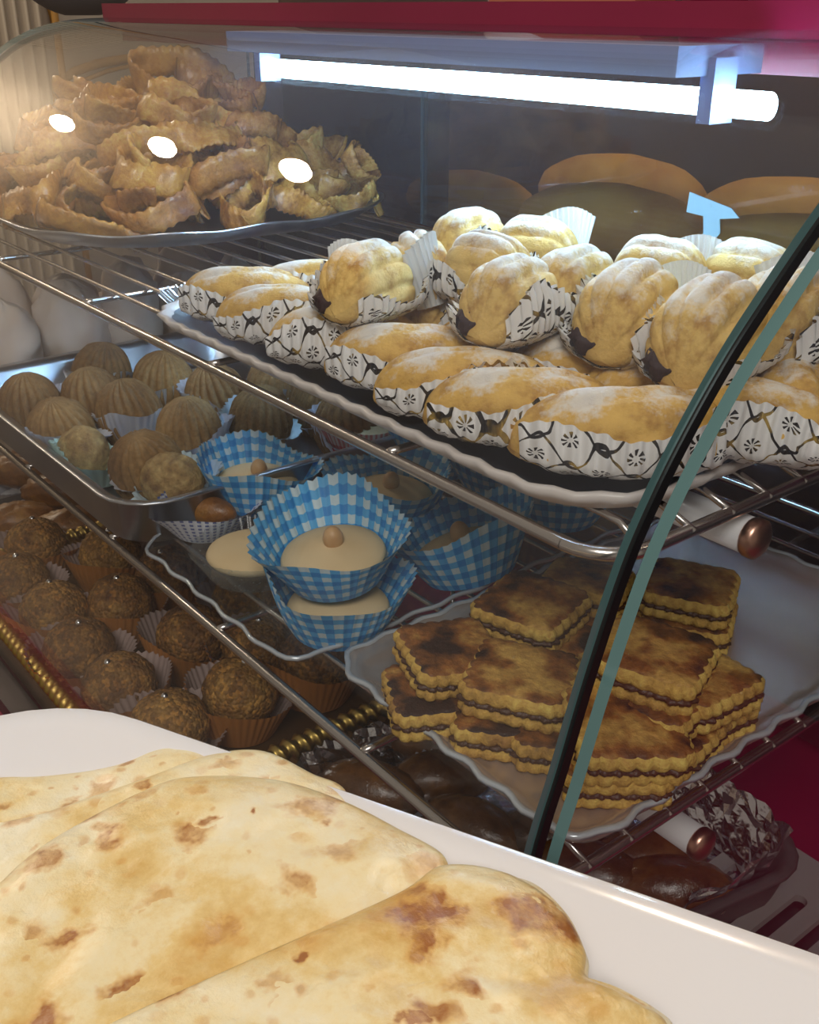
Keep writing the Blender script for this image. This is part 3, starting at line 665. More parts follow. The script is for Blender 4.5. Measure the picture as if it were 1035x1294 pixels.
# ------------------------------------------------------------------ ribbon fritters on the silver platter
t = thing('silver_platter', 'silver platter heaped with ribbon fritters on the upper shelf', 'platter', (-1.425, 0.70, -0.2695))
b = MB(); loft(b, 0.275, 0.262, 0.20, [(0.07, 0.0, 0), (0.03, 0.008, 0.2), (0.0, 0.026, 1), (0.0, 0.029, 1), (0.008, 0.0275, 1), (0.045, 0.010, 0.2), (0.075, 0.004, 0)], 160, 0.003, 14, zwave=0.002)
obj('dish', b.mesh('dish', M['steel']), t)
def ribbon_mesh(i):
    rnd = random.Random(100 + i)
    b = MB(); n = 200; ph = rnd.random() * 6; turns = rnd.choice([1.3, 1.7, 2.2])
    P = []
    for k in range(n + 1):
        q = k / n; a = 2 * math.pi * turns * q
        r = 0.050 * (1 - 0.42 * q) * (1 + 0.10 * math.sin(3 * a + ph) + 0.06 * math.sin(5 * a))
        P.append(Vector((r * math.cos(a) * 1.15, r * math.sin(a) * 0.85, 0.010 * math.sin(1.5 * a + ph) + 0.010 * q)))
    V = []; w0 = 0.0145 + 0.003 * rnd.random(); th = 0.0024
    for k, p in enumerate(P):
        q = P[min(n, k + 1)] - P[max(0, k - 1)]; q.normalize()
        tl = 0.5 * math.sin(k * 0.045 + ph) + 0.2 * math.sin(k * 0.11)
        up = (Vector((0, 0, 1)) * math.cos(tl) + q.cross(Vector((0, 0, 1))) * math.sin(tl)).normalized(); sd = q.cross(up).normalized()
        w = w0 * (1 + 0.08 * math.sin(k * 1.3) + 0.10 * mnoise.noise((k * 0.08, i, 4)))
        th2 = th * (1 + 0.5 * mnoise.noise((k * 0.2, i, 0)))
        bow = 0.0035 * math.sin(k * 0.13 + ph)
        for a_, b_ in ((-1, -0.7), (-0.4, -1), (0.4, -1), (1, -0.7), (1, 0.7), (0.4, 1), (-0.4, 1), (-1, 0.7)):
            j = 0.0012 * mnoise.noise((k * 0.35, a_ * 2 + i, b_))
            V.append(p + up * (w * a_) + sd * (th2 * b_ + bow * (1 - a_ * a_) + j))
    Fs = [(k * 8 + q, k * 8 + (q + 1) % 8, (k + 1) * 8 + (q + 1) % 8, (k + 1) * 8 + q) for k in range(n) for q in range(8)]
    Fs += [tuple(range(8)), tuple(n * 8 + q for q in range(7, -1, -1))]
    b.add(V, Fs); return b.mesh('ribbon_fritter', [M['honey'], M['honey_in']][i % 3 == 2])
RM = [ribbon_mesh(i) for i in range(9)]
rnd = random.Random(5); cnt = 0
def fritter(x, y, z, rot, sc, lab):
    global cnt
    o = obj('ribbon_fritter', RM[cnt % 9], None, (x, y, z), rot, sc); cnt += 1
    tag(o, lab, 'fritter', 'honeyed ribbon fritters heaped on the silver platter')
for lay, (rad, n, z) in enumerate([(0.215, 15, -0.240), (0.12, 8, -0.240), (0.17, 12, -0.205), (0.07, 5, -0.205), (0.135, 9, -0.170), (0.04, 3, -0.165), (0.085, 6, -0.137)]):
    for k in range(n):
        a = 2 * math.pi * (k + 0.4 * (lay % 2)) / n + rnd.uniform(-0.12, 0.12)
        rr = rad * rnd.uniform(0.93, 1.06)
        fritter(-1.45 + rr * math.cos(a), 0.70 + rr * math.sin(a) * 1.0, z + rnd.uniform(-0.006, 0.010),
                (rnd.uniform(-0.5, 0.5), rnd.uniform(-0.5, 0.5), rnd.uniform(0, 6.28)), rnd.uniform(0.92, 1.18), 'honey-glazed ribbon fritter in the %s of the heap, on its %s side' % (['bottom ring', 'hidden core', 'second ring', 'second core', 'third ring', 'upper core', 'top ring'][lay], ['far', 'left', 'camera-facing', 'right'][int(((math.degrees(a) - 51 - 45 - 0) % 360) // 90)]))
p = Vector((-1.47, 0.745, -0.105)); fritter(p.x, p.y, p.z, (0.5, 0.35, 1.0), 1.25, 'round coiled ribbon fritter crowning the heap')
fritter(-1.235, 0.885, -0.200, (0.9, 0.5, 2.2), 0.72, 'folded pale fritter standing at the right end of the platter')
fritter(-1.245, 0.875, -0.238, (0.1, 0.1, 0.4), 0.85, 'fritter lying under the standing one at platter’s right end')

# ------------------------------------------------------------------ pale pastries further left on the lower shelf
t = thing('pale_tray', 'tray of pale pastries at the far left of the lower shelf', 'tray', (-1.535, 0.65, -0.4725))
b = MB(); loft(b, 0.135, 0.29, 0.03, [(0.01, 0.0, 0), (0.0, 0.02, 0), (0.003, 0.022, 0), (0.014, 0.003, 0)], 64); obj('tray_body', b.mesh('pale_tray', M['creamrim']), t)
def shell_mesh(i):
    b = MB(); b.ball((0, 0, 0.045), (0.052, 0.042, 0.050), 28, 14, lambda d: 1 + 0.20 * mnoise.noise(d * 2.2 + Vector((i * 3, 0, 0))) + 0.12 * abs(mnoise.noise(d * 4.5 + Vector((0, i * 4, 0)))) + 0.05 * abs(math.sin(3 * math.atan2(d.y, d.x) + i)) + 0.25 * max(0, d.z) ** 3)
    return b.mesh('pale_pastry', M['white_shell'])
SH = [shell_mesh(i) for i in range(4)]
SP = [(-1.455, 0.445, 'large pale crinkled pastry at the left edge of the picture, front'), (-1.455, 0.535, 'pale crinkled pastry second from the front of its row'), (-1.45, 0.625, 'pale crinkled pastry in the middle of the front row by the steel pan'),
      (-1.45, 0.715, 'pale crinkled pastry fourth in the row by the steel pan'), (-1.45, 0.80, 'pale crinkled pastry at the right end of the row by the steel pan'),
      (-1.55, 0.47, 'pale pastry in the second row at the left edge'), (-1.55, 0.57, 'pale pastry in the second row, partly behind the front ones'), (-1.55, 0.67, 'pale pastry in the second row below the wire rods'), (-1.55, 0.77, 'pale pastry in the second row, rightmost')]
for i, (x, y, lab) in enumerate(SP):
    o = obj('pale_pastry', SH[i % 4], None, (x, y, -0.4695), (0, 0, i * 1.3), (1, 1, 1.0 + 0.12 * (i % 3))); tag(o, lab, 'pastry', 'pale crinkled pastries left of the steel pan')
cb = MB(); cb.ball((0, 0, 0.03), (0.055, 0.024, 0.028), 24, 12); CM = cb.mesh('crescent', M['white_shell'])
cb = MB(); cb.ball((-0.046, 0, 0.03), (0.017, 0.020, 0.022), 14, 8); CT = cb.mesh('crescent_tip', M['redtip'])
for i, (y, lab) in enumerate([(0.53, 'rust-tipped pale biscuit at the far left under the platter'), (0.60, 'rust-tipped pale biscuit second from left below the wire rods'), (0.67, 'rust-tipped pale biscuit third from left under the platter'), (0.74, 'rust-tipped pale biscuit fourth from left under the platter'), (0.81, 'rust-tipped pale biscuit rightmost under the platter')]):
    t = thing('tipped_biscuit', lab, 'biscuit', (-1.625, y, -0.4695), (0, 0, R(60 + 12 * (i % 3))), 1.0, 'rust-tipped biscuits under the platter')
    obj('rust_tip', CT, obj('biscuit_body', CM, t))

# ------------------------------------------------------------------ steel pan with ridged brown sweets
t = thing('steel_pan', 'deep steel pan with rounded corners holding brown ridged sweets', 'pan', (-1.115, 0.545, -0.4725))
b = MB(); loft(b, 0.262, 0.207, 0.06, [(0.022, 0.0, 0), (0.012, 0.004, 0), (0.010, 0.044, 0), (0.002, 0.047, 0), (0.0, 0.049, 0), (0.002, 0.0505, 0), (0.012, 0.0485, 0), (0.017, 0.042, 0), (0.022, 0.006, 0), (0.03, 0.002, 0)], 96)
obj('pan_body', b.mesh('pan_body', M['steel']), t)
def ridged(i, mat):
    def f(d):
        a = math.atan2(d.y, d.x)
        return 1 - 0.17 * (1 - abs(math.sin(10 * a + 1.2 * d.z))) ** 1.6 * (1 - abs(d.z)) ** 0.6 + 0.03 * mnoise.noise(d * 6 + Vector((i, 0, 0)))
    b = MB(); b.ball((0, 0, 0.026), (0.040, 0.038, 0.043), 180, 14, f); return b.mesh('ridged_sweet', mat)
RD = [ridged(0, M['walnut']), ridged(1, M['walnut']), ridged(2, M['walnut'])]
b = MB(); b.ball((0, 0, 0.024), (0.034, 0.026, 0.030), 36, 18, lambda d: 1 + 0.06 * mnoise.noise(d * 12)); SD = b.mesh('seeded_sweet', M['sesame'])
CW = [cup_mesh('pleated_cup', M[k], 0.026, 0.045, 0.030, 30, 0.03, 0.14, lean=0.5, n=120, nv=4) for k in ('whitecup', 'palecup', 'greencup', 'silvercup')]
PB = [(40, 515, 0, 0, 'ridged brown sweet at the front left corner of the steel pan'), (120, 508, 1, 0, 'ridged brown sweet beside the white striped paper in the pan'), (82, 545, 0, 0, 'ridged brown sweet in pale cup near the left pan rim'),
      (122, 472, 2, 3, 'brown sweet at the back left of the pan'), (203, 484, 1, 3, 'large ridged sweet at the back middle of the pan'), (278, 500, 0, 0, 'ridged sweet in a white ruffled cup, back right of the pan'),
      (168, 523, 2, 0, 'small ridged sweet in the middle of the pan'), (240, 548, 0, 0, 'wide ridged sweet in a white cup right of the pan middle'), (192, 588, 1, 0, 'ridged sweet in a white cup near the pan’s rounded corner'),
      (325, 530, 2, 1, 'ridged sweet behind the leftmost blue gingham cup'), (345, 488, 1, 3, 'brown sweet at the far side of the pan below the black tray'), (400, 512, 0, 0, 'greenish ridged sweet below the wire rail'), (440, 540, 2, 0, 'small ridged sweet at the pan’s right end below the rail')]
for i, (u, v, k, c, lab) in enumerate(PB):
    p = at(u, v, -0.438)
    t = thing('ridged_sweet', lab, 'sweet', (p.x, p.y, -0.467), (0, 0, i * 1.7), 1.0, 'ridged brown sweets in the steel pan')
    obj('sweet_body', RD[k], t, (0, 0, 0.003), (R(random.uniform(-12, 12)), R(random.uniform(-12, 12)), 0)); obj('pleated_cup', CW[c], t)
for (u, v, rx, rz, c, lab) in [(122, 575, 60, 20, 2, 'seed-coated oblong sweet standing in a pale green paper'), (218, 608, 0, 40, 1, 'seed-coated oval sweet lying at the pan’s near corner')]:
    p = at(u, v, -0.438)
    t = thing('seeded_sweet', lab, 'sweet', (p.x, p.y, -0.466), (0, 0, R(rz)), 1.0, 'ridged brown sweets in the steel pan')
    obj('sweet_body', SD, t, (0, 0, 0.004 if rx == 0 else 0.012), (0, R(-rx), 0)); obj('pleated_cup', CW[c], t)

# ------------------------------------------------------------------ clear tray with blue gingham cups
t = thing('clear_tray', 'clear plastic tray with ruffled edge under the blue gingham cups', 'tray', (-0.735, 0.585, -0.4725))
b = MB(); loft(b, 0.135, 0.232, 0.03, [(0.008, 0.002, 0), (0.0, 0.0095, 1), (0.003, 0.0115, 1), (0.012, 0.004, 0.3), (0.02, 0.0022, 0)], 160, 0.002, 30)
obj('tray_sheet', b.mesh('tray_sheet', M['clear']), t)
b = MB(); loft(b, 0.135, 0.232, 0.03, [(0.0012, 0.0093, 1), (-0.0006, 0.0098, 1), (-0.0004, 0.0125, 1), (0.0022, 0.0128, 1), (0.0028, 0.0115, 1)], 160, 0.002, 30, floor=False); obj('tray_edge', b.mesh('tray_edge', M['clearrim']), t)
GC = [cup_mesh('gingham_cup', M['gbm'], 0.038, 0.062, 0.050, 48, 0.014, 0.10, lean=0.16) for _ in range(3)]
b = MB(); b.ball((0, 0, 0.020), (0.043, 0.043, 0.012), 40, 10); DK = b.mesh('shortbread', M['cookie'])
b = MB(); b.ball((0, 0, 0.0), (0.0085, 0.0085, 0.0105), 16, 10); HZ = b.mesh('hazelnut', M['nut'])
def gcup(u, v, z, lab, k=0, tilt=(0, 0), sc=1.0, nut=True, cup=None, rz=0):
    p = at(u, v, z)
    t = thing('cup_cookie', lab, 'cookie', (p.x, p.y, z), (R(tilt[0]), R(tilt[1]), R(rz)), sc, 'shortbread cookies in paper cups')
    sb = obj('shortbread', DK, t, (0, 0, 0)); obj('paper_cup', cup or GC[k], t)
    if nut: obj('hazelnut', HZ, sb, (0.002, 0, 0.036))
    return t
gcup(428, 792, -0.470, 'lower blue gingham cup cookie of the stacked pair at the front', 0, sc=1.0)
gcup(425, 727, -0.428, 'upper blue gingham cup cookie stacked on another cup', 1, tilt=(6, -4), sc=1.02, rz=40)
gcup(325, 632, -0.463, 'leftmost blue gingham cup cookie beside the steel pan', 2, tilt=(4, 2), rz=80)
gcup(492, 650, -0.455, 'blue gingham cup cookie at the middle of tray behind the stack', 0, tilt=(3, -5), rz=150)
gcup(595, 722, -0.466, 'blue gingham cup cookie right of the stacked pair, facing front', 1, tilt=(14, 6), sc=1.08, rz=-90)
gcup(630, 612, -0.462, 'blue gingham cup cookie under the corner of the wire shelf', 2, rz=20)
gcup(705, 652, -0.462, 'blue gingham cup cookie half hidden below the black tray corner', 0, rz=70)
gcup(560, 590, -0.466, 'blue gingham cup cookie at the back under the black tray', 1, rz=110)
M['clearcup'] = glass('translucent_paper', (0.8, 0.85, 0.88), 1.0, 1.5, dust=0.75, rough=0.2, dustcol=(0.66, 0.74, 0.78))
CLR = cup_mesh('translucent_cup', M['clearcup'], 0.040, 0.056, 0.030, 44, 0.016, 0.05)
gcup(322, 722, -0.470, 'pale round cookie in a clear pleated cup at the tray’s left', 0, nut=False, cup=CLR)
RSC = cup_mesh('red_striped_cup', M['redstripe'], 0.040, 0.056, 0.040, 44, 0.016, 0.05)
gcup(462, 568, -0.463, 'pale cookie in a red striped cup behind the blue ones', 0, nut=False, cup=RSC)
FLC = cup_mesh('floral_cup', M['floral'], 0.034, 0.055, 0.032, 44, 0.016, 0.12)
p = at(262, 668, -0.470)
t = thing('citrus_cookie', 'orange wedge cookie in a blue floral paper cup by the pan corner', 'cookie', (p.x, p.y, -0.470), (0, 0, R(30)), 0.95, 'shortbread cookies in paper cups')
obj('paper_cup', FLC, t); b = MB(); b.ball((0, 0, 0.022), (0.036, 0.016, 0.016), 24, 12); obj('citrus_wedge', b.mesh('citrus_wedge', M['orangepastry']), t)

# ------------------------------------------------------------------ silver tray with griddled squares
t = thing('silver_tray', 'silver card tray with ruffled clear edge holding griddled squares', 'tray', (-0.452, 0.596, -0.470))
b = MB(); loft(b, 0.133, 0.215, 0.032, [(0.008, 0.0, 0), (0.0, 0.011, 1), (0.003, 0.0135, 1), (0.014, 0.006, 0.4), (0.024, 0.0035, 0)], 200, 0.0022, 36)
obj('tray_sheet', b.mesh('silver_sheet', M['silvertray']), t)
b = MB(); loft(b, 0.133, 0.215, 0.032, [(0.0012, 0.011, 1), (-0.0012, 0.0115, 1), (-0.001, 0.0145, 1), (0.0028, 0.0148, 1), (0.0035, 0.0132, 1)], 200, 0.0022, 36, floor=False); obj('tray_edge', b.mesh('silver_edge', M['clearrim']), t)
def square_layer(name, mat, z0, z1, half, scal, nsc, dome=0.0, topmat=None, seed=0, rough=0.0):
    n = nsc * 6; base = rrect(half, half, half * 0.32, n); b = MB()
    def ring(ins, z, w):
        V = []
        for i, (p, nn) in enumerate(base):
            c = abs(math.sin(math.pi * nsc * i / n + 0.5 * mnoise.noise((i * 0.07, seed, 0)))) ** 0.8
            o = -ins + scal * w * (c - 0.5) + rough * mnoise.noise((i * 0.45, seed, z * 90))
            V.append((p[0] + nn[0] * o, p[1] + nn[1] * o, z + 0.0012 * mnoise.noise((p[0] * 30, p[1] * 30, seed))))
        return V
    h = z1 - z0
    rings = [ring(0.003, z0, 0.6), ring(0.0, z0 + h * 0.3, 1), ring(0.0, z0 + h * 0.65, 1), ring(0.0028, z1 - h * 0.04, 0.8), ring(0.007, z1 + dome * 0.5, 0.3)]
    for q in (0.62, 0.3):
        rings.append([(p[0] * q, p[1] * q, z1 + dome + 0.0018 * mnoise.noise((p[0] * q * 45, p[1] * q * 45, seed))) for p, nn in base])
    V = [v for r_ in rings for v in r_]; Fs = []; Ms = []
    for k in range(len(rings) - 1):
        for i in range(n):
            j = (i + 1) % n; Fs.append((k * n + i, k * n + j, (k + 1) * n + j, (k + 1) * n + i)); Ms.append(1 if (topmat and k >= 3) else 0)
    o = (len(rings) - 1) * n; Fs.append(tuple(range(o, o + n))); Ms.append(1 if topmat else 0)
    Fs.append(tuple(reversed(range(n)))); Ms.append(0)
    b.add(V, Fs); b.M = Ms
    return b.mesh(name, [mat, topmat] if topmat else mat)
HS = 0.0435
ST = [square_layer('top_layer', M['semside'], 0.0148, 0.0285, HS, 0.0036, 24, 0.0015, M['semtop'], i, 0.0010) for i in range(3)]
SBm = [square_layer('bottom_layer', M['semside'], 0.0, 0.0122, HS * 0.985, 0.0038, 24, 0.0, None, 5 + i, 0.0012) for i in range(2)]
SF = square_layer('filling', M['datefill'], 0.0104, 0.0164, HS * 0.985, 0.0030, 30, 0.0, None, 3, 0.0034)
def square(u, v, zt, rz, lab, k=0, tilt=(0, 0), sc=0.80):
    """zt: height of the top face; (u, v): where its middle is seen"""
    p = at(u, v, zt)
    t = thing('griddled_square', lab, 'pastry', (p.x, p.y, zt - 0.029 * sc), (R(tilt[0]), R(tilt[1]), R(rz)), sc, 'griddled date squares on the silver tray')
    obj('top_layer', ST[k % 3], t); obj('date_filling', SF, t); obj('bottom_layer', SBm[k % 2], t)
SQ = 0.80; ST_H = 0.0295 * SQ
def lv(k): return -0.466 + ST_H * (k + 1)
square(550, 866, lv(0), 62, 'bottom griddled square at the far left of the silver tray', 0)
square(568, 814, lv(1), 72, 'griddled square on top of the left stack', 1, (3, 4))
square(640, 892, lv(0), 40, 'bottom griddled square of the front stack, left one', 2)
square(714, 908, lv(0), 44, 'bottom griddled square of the front stack, beside the black glass seal', 0)
square(658, 846, lv(1), 34, 'pale griddled square topping the front stack', 1, (-2, 2), 0.86)
square(698, 798, lv(0), 12, 'lower griddled square of the back left stack', 2)
square(672, 755, lv(1), 16, 'dark griddled square topping the back left stack, with a light glint', 0, (2, 0), 0.86)
square(742, 728, lv(1) - 0.006, 30, 'burnt griddled square behind the glass edge', 1, (-6, 0))
square(752, 768, lv(0), 24, 'griddled square lying under the burnt one behind the glass edge', 2)
square(776, 946, lv(0), 50, 'bottom griddled square at the near corner, mostly covered', 1)
square(790, 906, lv(1), 56, 'scorched griddled square leaning at the near right corner', 2, (5, 3), 0.86)
square(845, 905, lv(0), 12, 'bottom griddled square of the right stack', 0)
square(878, 876, lv(0) + 0.0005, -8, 'griddled square at the right foot of the right stack', 1)
square(884, 850, lv(1) + 0.001, -4, 'griddled square of the right stack, its row of scalloped edges showing', 2, (0, -3))
square(828, 868, lv(1) + 0.001, 14, 'griddled square below the blackened one of the right stack', 1)
square(824, 818, lv(2), 22, 'blackened griddled square topping the right stack', 0, (-2, 3), 0.88)
square(872, 768, lv(0), 30, 'lower griddled square of the pair at the back right', 2)
square(874, 733, lv(1), 28, 'griddled square topping the pair at the back right', 1)

# ------------------------------------------------------------------ bottom deck: gold tray with nut balls
ZD = -0.790
GX0, GX1, GY0, GY1, GZ = -1.41, -0.782, 0.305, 0.66, -0.705
gx, gy = (GX0 + GX1) / 2, (GY0 + GY1) / 2; ghx, ghy = (GX1 - GX0) / 2, (GY1 - GY0) / 2
t = thing('gold_tray', 'gold tray with twisted rope rim on the bottom deck', 'tray', (gx, gy, ZD + 0.001))
b = MB(); loft(b, ghx, ghy, 0.02, [(0.01, 0.0, 0), (0.0, 0.074, 0), (0.008, 0.078, 0), (0.014, 0.045, 0), (0.02, 0.036, 0)], 64); obj('tray_body', b.mesh('gold_body', M['goldtray']), t)
nr = 1100; base = rrect(ghx - 0.004, ghy - 0.004, 0.02, nr); b = MB(); V = []; NQ = 8
for i, (p, nn) in enumerate(base):
    for q in range(NQ):
        a = 2 * math.pi * q / NQ
        rr = 0.0105 * (1 + 0.28 * math.cos(a * 1 + 2 * math.pi * 130 * i / nr))
        V.append((p[0] + nn[0] * rr * math.cos(a), p[1] + nn[1] * rr * math.cos(a), 0.082 + rr * math.sin(a)))
Fs = [(i * NQ + q, ((i + 1) % nr) * NQ + q, ((i + 1) % nr) * NQ + (q + 1) % NQ, i * NQ + (q + 1) % NQ) for i in range(nr) for q in range(NQ)]
b.add(V, Fs); obj('rope_rim', b.mesh('rope_rim', M['goldrope']), t)
def nutball(i):
    b = MB(); b.ball((0, 0, 0.042), (0.043, 0.043, 0.040), 60, 32, lambda d: 1 + 0.035 * mnoise.noise(d * 4 + Vector((i * 5, 0, 0))) + 0.05 * mnoise.noise(d * 16 + Vector((0, i * 7, 0))))
    return b.mesh('nut_ball', M['ballm'])
def nut_crust():
    m = M['ballm']; nt = m.node_tree; b = nt.nodes['Principled BSDF']
    src = b.inputs['Base Color'].links[0].from_socket
    tc = N(nt, 'ShaderNodeTexCoord'); vo = N(nt, 'ShaderNodeTexVoronoi', i_Scale=330.0); nt.links.new(tc.outputs['Object'], vo.inputs['Vector'])
    sp = N(nt, 'ShaderNodeSeparateColor'); nt.links.new(vo.outputs['Color'], sp.inputs[0])
    r = ramp(nt, [(0.0, (0.55, 0.52, 0.5)), (0.6, (0.85, 0.85, 0.85)), (1.0, (1.5, 1.4, 1.2))]); nt.links.new(sp.outputs[0], r.inputs[0])
    mx = N(nt, 'ShaderNodeMix', data_type='RGBA', blend_type='MULTIPLY'); mx.inputs[0].default_value = 1.0
    nt.links.new(src, mx.inputs[6]); nt.links.new(r.outputs[0], mx.inputs[7]); nt.links.new(mx.outputs[2], b.inputs['Base Color'])
    bp = N(nt, 'ShaderNodeBump', i_Strength=0.55, i_Distance=0.003, invert=True); nt.links.new(vo.outputs['Distance'], bp.inputs['Height']); nt.links.new(bp.outputs[0], b.inputs['Normal'])
nut_crust()
NB = [nutball(i) for i in range(3)]
OC = [cup_mesh('orange_cup', M['orangecup'], 0.040, 0.064, 0.052, 44, 0.02, 0.05, lean=0.15) for _ in range(3)]
b = MB(); b.ball((0, 0, 0), 0.0045, 12, 8); BD = b.mesh('silver_bead', M['bead'])
GB = [(25, 745, 'nut-crusted ball at the left edge of the gold tray'), (70, 785, 'nut-crusted ball second along the gold rope rim from the left'), (150, 775, 'nut-crusted ball with a silver bead in second row, left'),
      (103, 832, 'nut-crusted ball third along the gold rope rim'), (237, 815, 'large nut-crusted ball in an open cup at the tray middle'), (160, 876, 'nut-crusted ball fourth along the rope rim, above the white platter'),
      (300, 888, 'nut-crusted ball in cup nearest the right rope rim'), (215, 925, 'nut-crusted ball half hidden behind the white platter'), (135, 710, 'nut-crusted ball at the back left of the gold tray'),
      (325, 825, 'nut-crusted ball partly under the clear tray edge'), (395, 848, 'nut-crusted ball under the clear tray, right side'), (215, 735, 'nut-crusted ball in tilted orange cup below the pan corner'),
      (310, 770, 'nut-crusted ball below the ruffled edge of the clear tray'), (45, 700, 'nut-crusted ball in the far left corner of the gold tray')]
for i, (u, v, lab) in enumerate(GB):
    p = at(u, v, -0.715)
    t = thing('nut_ball', lab, 'cookie', (p.x, p.y, ZD + 0.039), (R(random.uniform(-8, 8)), R(random.uniform(-8, 8)), i * 2.1), 1.0, 'nut-crusted balls on the gold tray')
    bb = obj('ball_body', NB[i % 3], t, (0, 0, 0.006)); obj('paper_cup', OC[i % 3], t); obj('silver_bead', BD, bb, (0.003, 0.004, 0.081))

# orange pastries at the far left of the deck
t = thing('side_tray', 'dark tray of orange pastries at the far left of the bottom deck', 'tray', (-1.555, 0.56, ZD + 0.001))
b = MB(); loft(b, 0.135, 0.24, 0.02, [(0.008, 0.0, 0), (0.0, 0.045, 0), (0.006, 0.047, 0), (0.014, 0.012, 0)], 48); obj('tray_body', b.mesh('side_tray', M['traymetal']), t)
b = MB(); b.ball((0, 0, 0.034), (0.062, 0.034, 0.030), 40, 20, lambda d: 1 + 0.10 * mnoise.noise(d * 4) + 0.08 * mnoise.noise(d * 11)); OP = b.mesh('orange_pastry', M['orangepastry'])
WCP = cup_mesh('white_cup', M['whitecup'], 0.040, 0.060, 0.030, 36, 0.03, 0.08)
for i, (u, v, lab) in enumerate([(25, 602, 'orange glazed pastry in a white cup at the left edge, upper'), (75, 628, 'orange glazed pastry in a white cup below the steel pan'), (25, 665, 'orange glazed pastry in a white cup at the left edge, lower'), (95, 672, 'orange glazed pastry beside the dark tray wall'), (60, 575, 'orange glazed pastry behind the others under the pan')]):
    p = at(u, v, -0.74)
    t = thing('orange_pastry', lab, 'pastry', (p.x, p.y, ZD + 0.014), (0, 0, R(40 + 10 * i)), 1.0, 'orange glazed pastries at the far left')
    obj('pastry_body', OP, t, (0, 0, 0.012)); obj('paper_cup', WCP, t)

# ------------------------------------------------------------------ foil-lined tray under the griddled squares
t = thing('foil_tray', 'dark metal tray lined with crumpled foil under the griddled squares', 'tray', (-0.575, 0.610, ZD + 0.001), (0, 0, R(-11)))
b = MB(); loft(b, 0.185, 0.20, 0.05, [(0.02, 0.0, 0), (0.004, 0.060, 0), (-0.002, 0.064, 0), (0.0, 0.068, 0), (0.012, 0.064, 0), (0.026, 0.006, 0)], 80); obj('tray_body', b.mesh('tray_body', M['traymetal']), t)
b = MB()
def foil(u, v):
    a = 2 * math.pi * u
    P_ = rrect(0.172, 0.186, 0.05, 160)[int(u * 160) % 160]
    p, nn = P_
    w = v
    out = -0.02 + 0.026 * w + 0.012 * w * mnoise.noise((p[0] * 60, p[1] * 60, 3))
    z = 0.012 + 0.066 * w + 0.016 * w * w * mnoise.noise((p[0] * 28, p[1] * 28, 9)) + 0.02 * w * w * sm(0.1, 0.18, p[0]) * sm(0.0, 0.15, p[1])
    cr = 0.006 * mnoise.noise((p[0] * 110, p[1] * 110, w * 9))
    return (p[0] + nn[0] * (out + cr), p[1] + nn[1] * (out + cr), z + cr)
b.grid(160, 12, foil, cu=True)
b.grid(30, 30, lambda u, v: (-0.15 + 0.30 * u, -0.165 + 0.33 * v, 0.012 + 0.006 * mnoise.noise((u * 12, v * 12, 0))))
obj('foil_lining', b.mesh('foil_lining', M['foil'], False), t)
b = MB(); b.ball((0, 0, 0.030), (0.055, 0.030, 0.028), 28, 14, lambda d: 1 + 0.05 * mnoise.noise(d * 5)); GP = b.mesh('glazed_pastry', M['glazed'])
FL = [(470, 1000, 30, 'glossy brown pastry at the left of the foil tray by the flatbread'), (560, 985, 60, 'glossy brown pastry with white paper left of it, under the ruffled tray'), (600, 1050, 20, 'glossy brown pastry between the two lower shelf rods'), (690, 1060, 50, 'glossy brown pastry behind the black glass seal'),
      (745, 1105, 30, 'glossy brown pastry right of the glass edge above the white platter'), (820, 1085, 60, 'glossy brown pastry below the lower copper-capped tube'), (850, 1125, 45, 'glossy brown pastry against the dark tray wall'), (540, 940, 20, 'glossy brown pastry at the back left of the foil tray')]
for i, (u, v, rz, lab) in enumerate(FL):
    p = at(u, v, -0.74)
    o = obj('glazed_pastry', GP, None, (p.x, p.y, ZD + 0.021), (0, 0, R(rz)), 1.05); tag(o, lab, 'pastry', 'glossy brown pastries in the foil tray')
p = at(548, 985, -0.74)
o = obj('white_paper_cup', WCP, None, (p.x, p.y, ZD + 0.022), (R(20), R(30), 0), 0.75); tag(o, 'empty white pleated cup in the foil tray', 'paper cup')

# ------------------------------------------------------------------ things behind the back doors
t = thing('bread_shelf', 'dark shelf with golden loaves behind the back doors', 'shelf', (-0.75, 1.30, -0.335))
b = MB(); b.box(-1.6, 1.2, -0.20, 0.20, -0.02, 0.0); obj('shelf_board', b.mesh('shelf_board', M['backwall'], False), t)
b = MB(); b.box(-1.6, -1.57, -0.20, 0.20, -1.734, -0.02); b.box(1.17, 1.2, -0.20, 0.20, -1.734, -0.02); obj('shelf_legs', b.mesh('shelf_legs', M['backwall'], False), t)
b = MB(); b.ball((0, 0, 0.055), (0.16, 0.075, 0.06), 36, 16, lambda d: 1 + 0.03 * mnoise.noise(d * 3)); LF = b.mesh('bread_loaf', M['loaf'])
for x, y, z, rz, sc, lab in [(-1.36, 1.20, -0.335, 12, 0.8, 'small golden loaf behind the back door near the seam'), (-1.04, 1.185, -0.335, 12, 0.95, 'golden loaf behind the glass left of the blue patch'), (-0.72, 1.185, -0.335, 14, 0.95, 'golden loaf behind the glass under the blue patch'),
                             (-0.88, 1.41, -0.335, 8, 1.0, 'golden loaf in the back row behind the glass door'), (-0.40, 1.185, -0.335, 12, 0.95, 'golden loaf at the right edge behind the glass door'), (-0.54, 1.41, -0.335, 8, 1.0, 'golden loaf behind the blue patch in the back row'), (-1.22, 1.41, -0.335, 8, 1.0, 'golden loaf far back behind the glass, next to the small one')]:
    o = obj('bread_loaf', LF, None, (x, y, z), (0, 0, R(rz)), sc); tag(o, lab, 'bread', 'golden loaves behind the back doors')

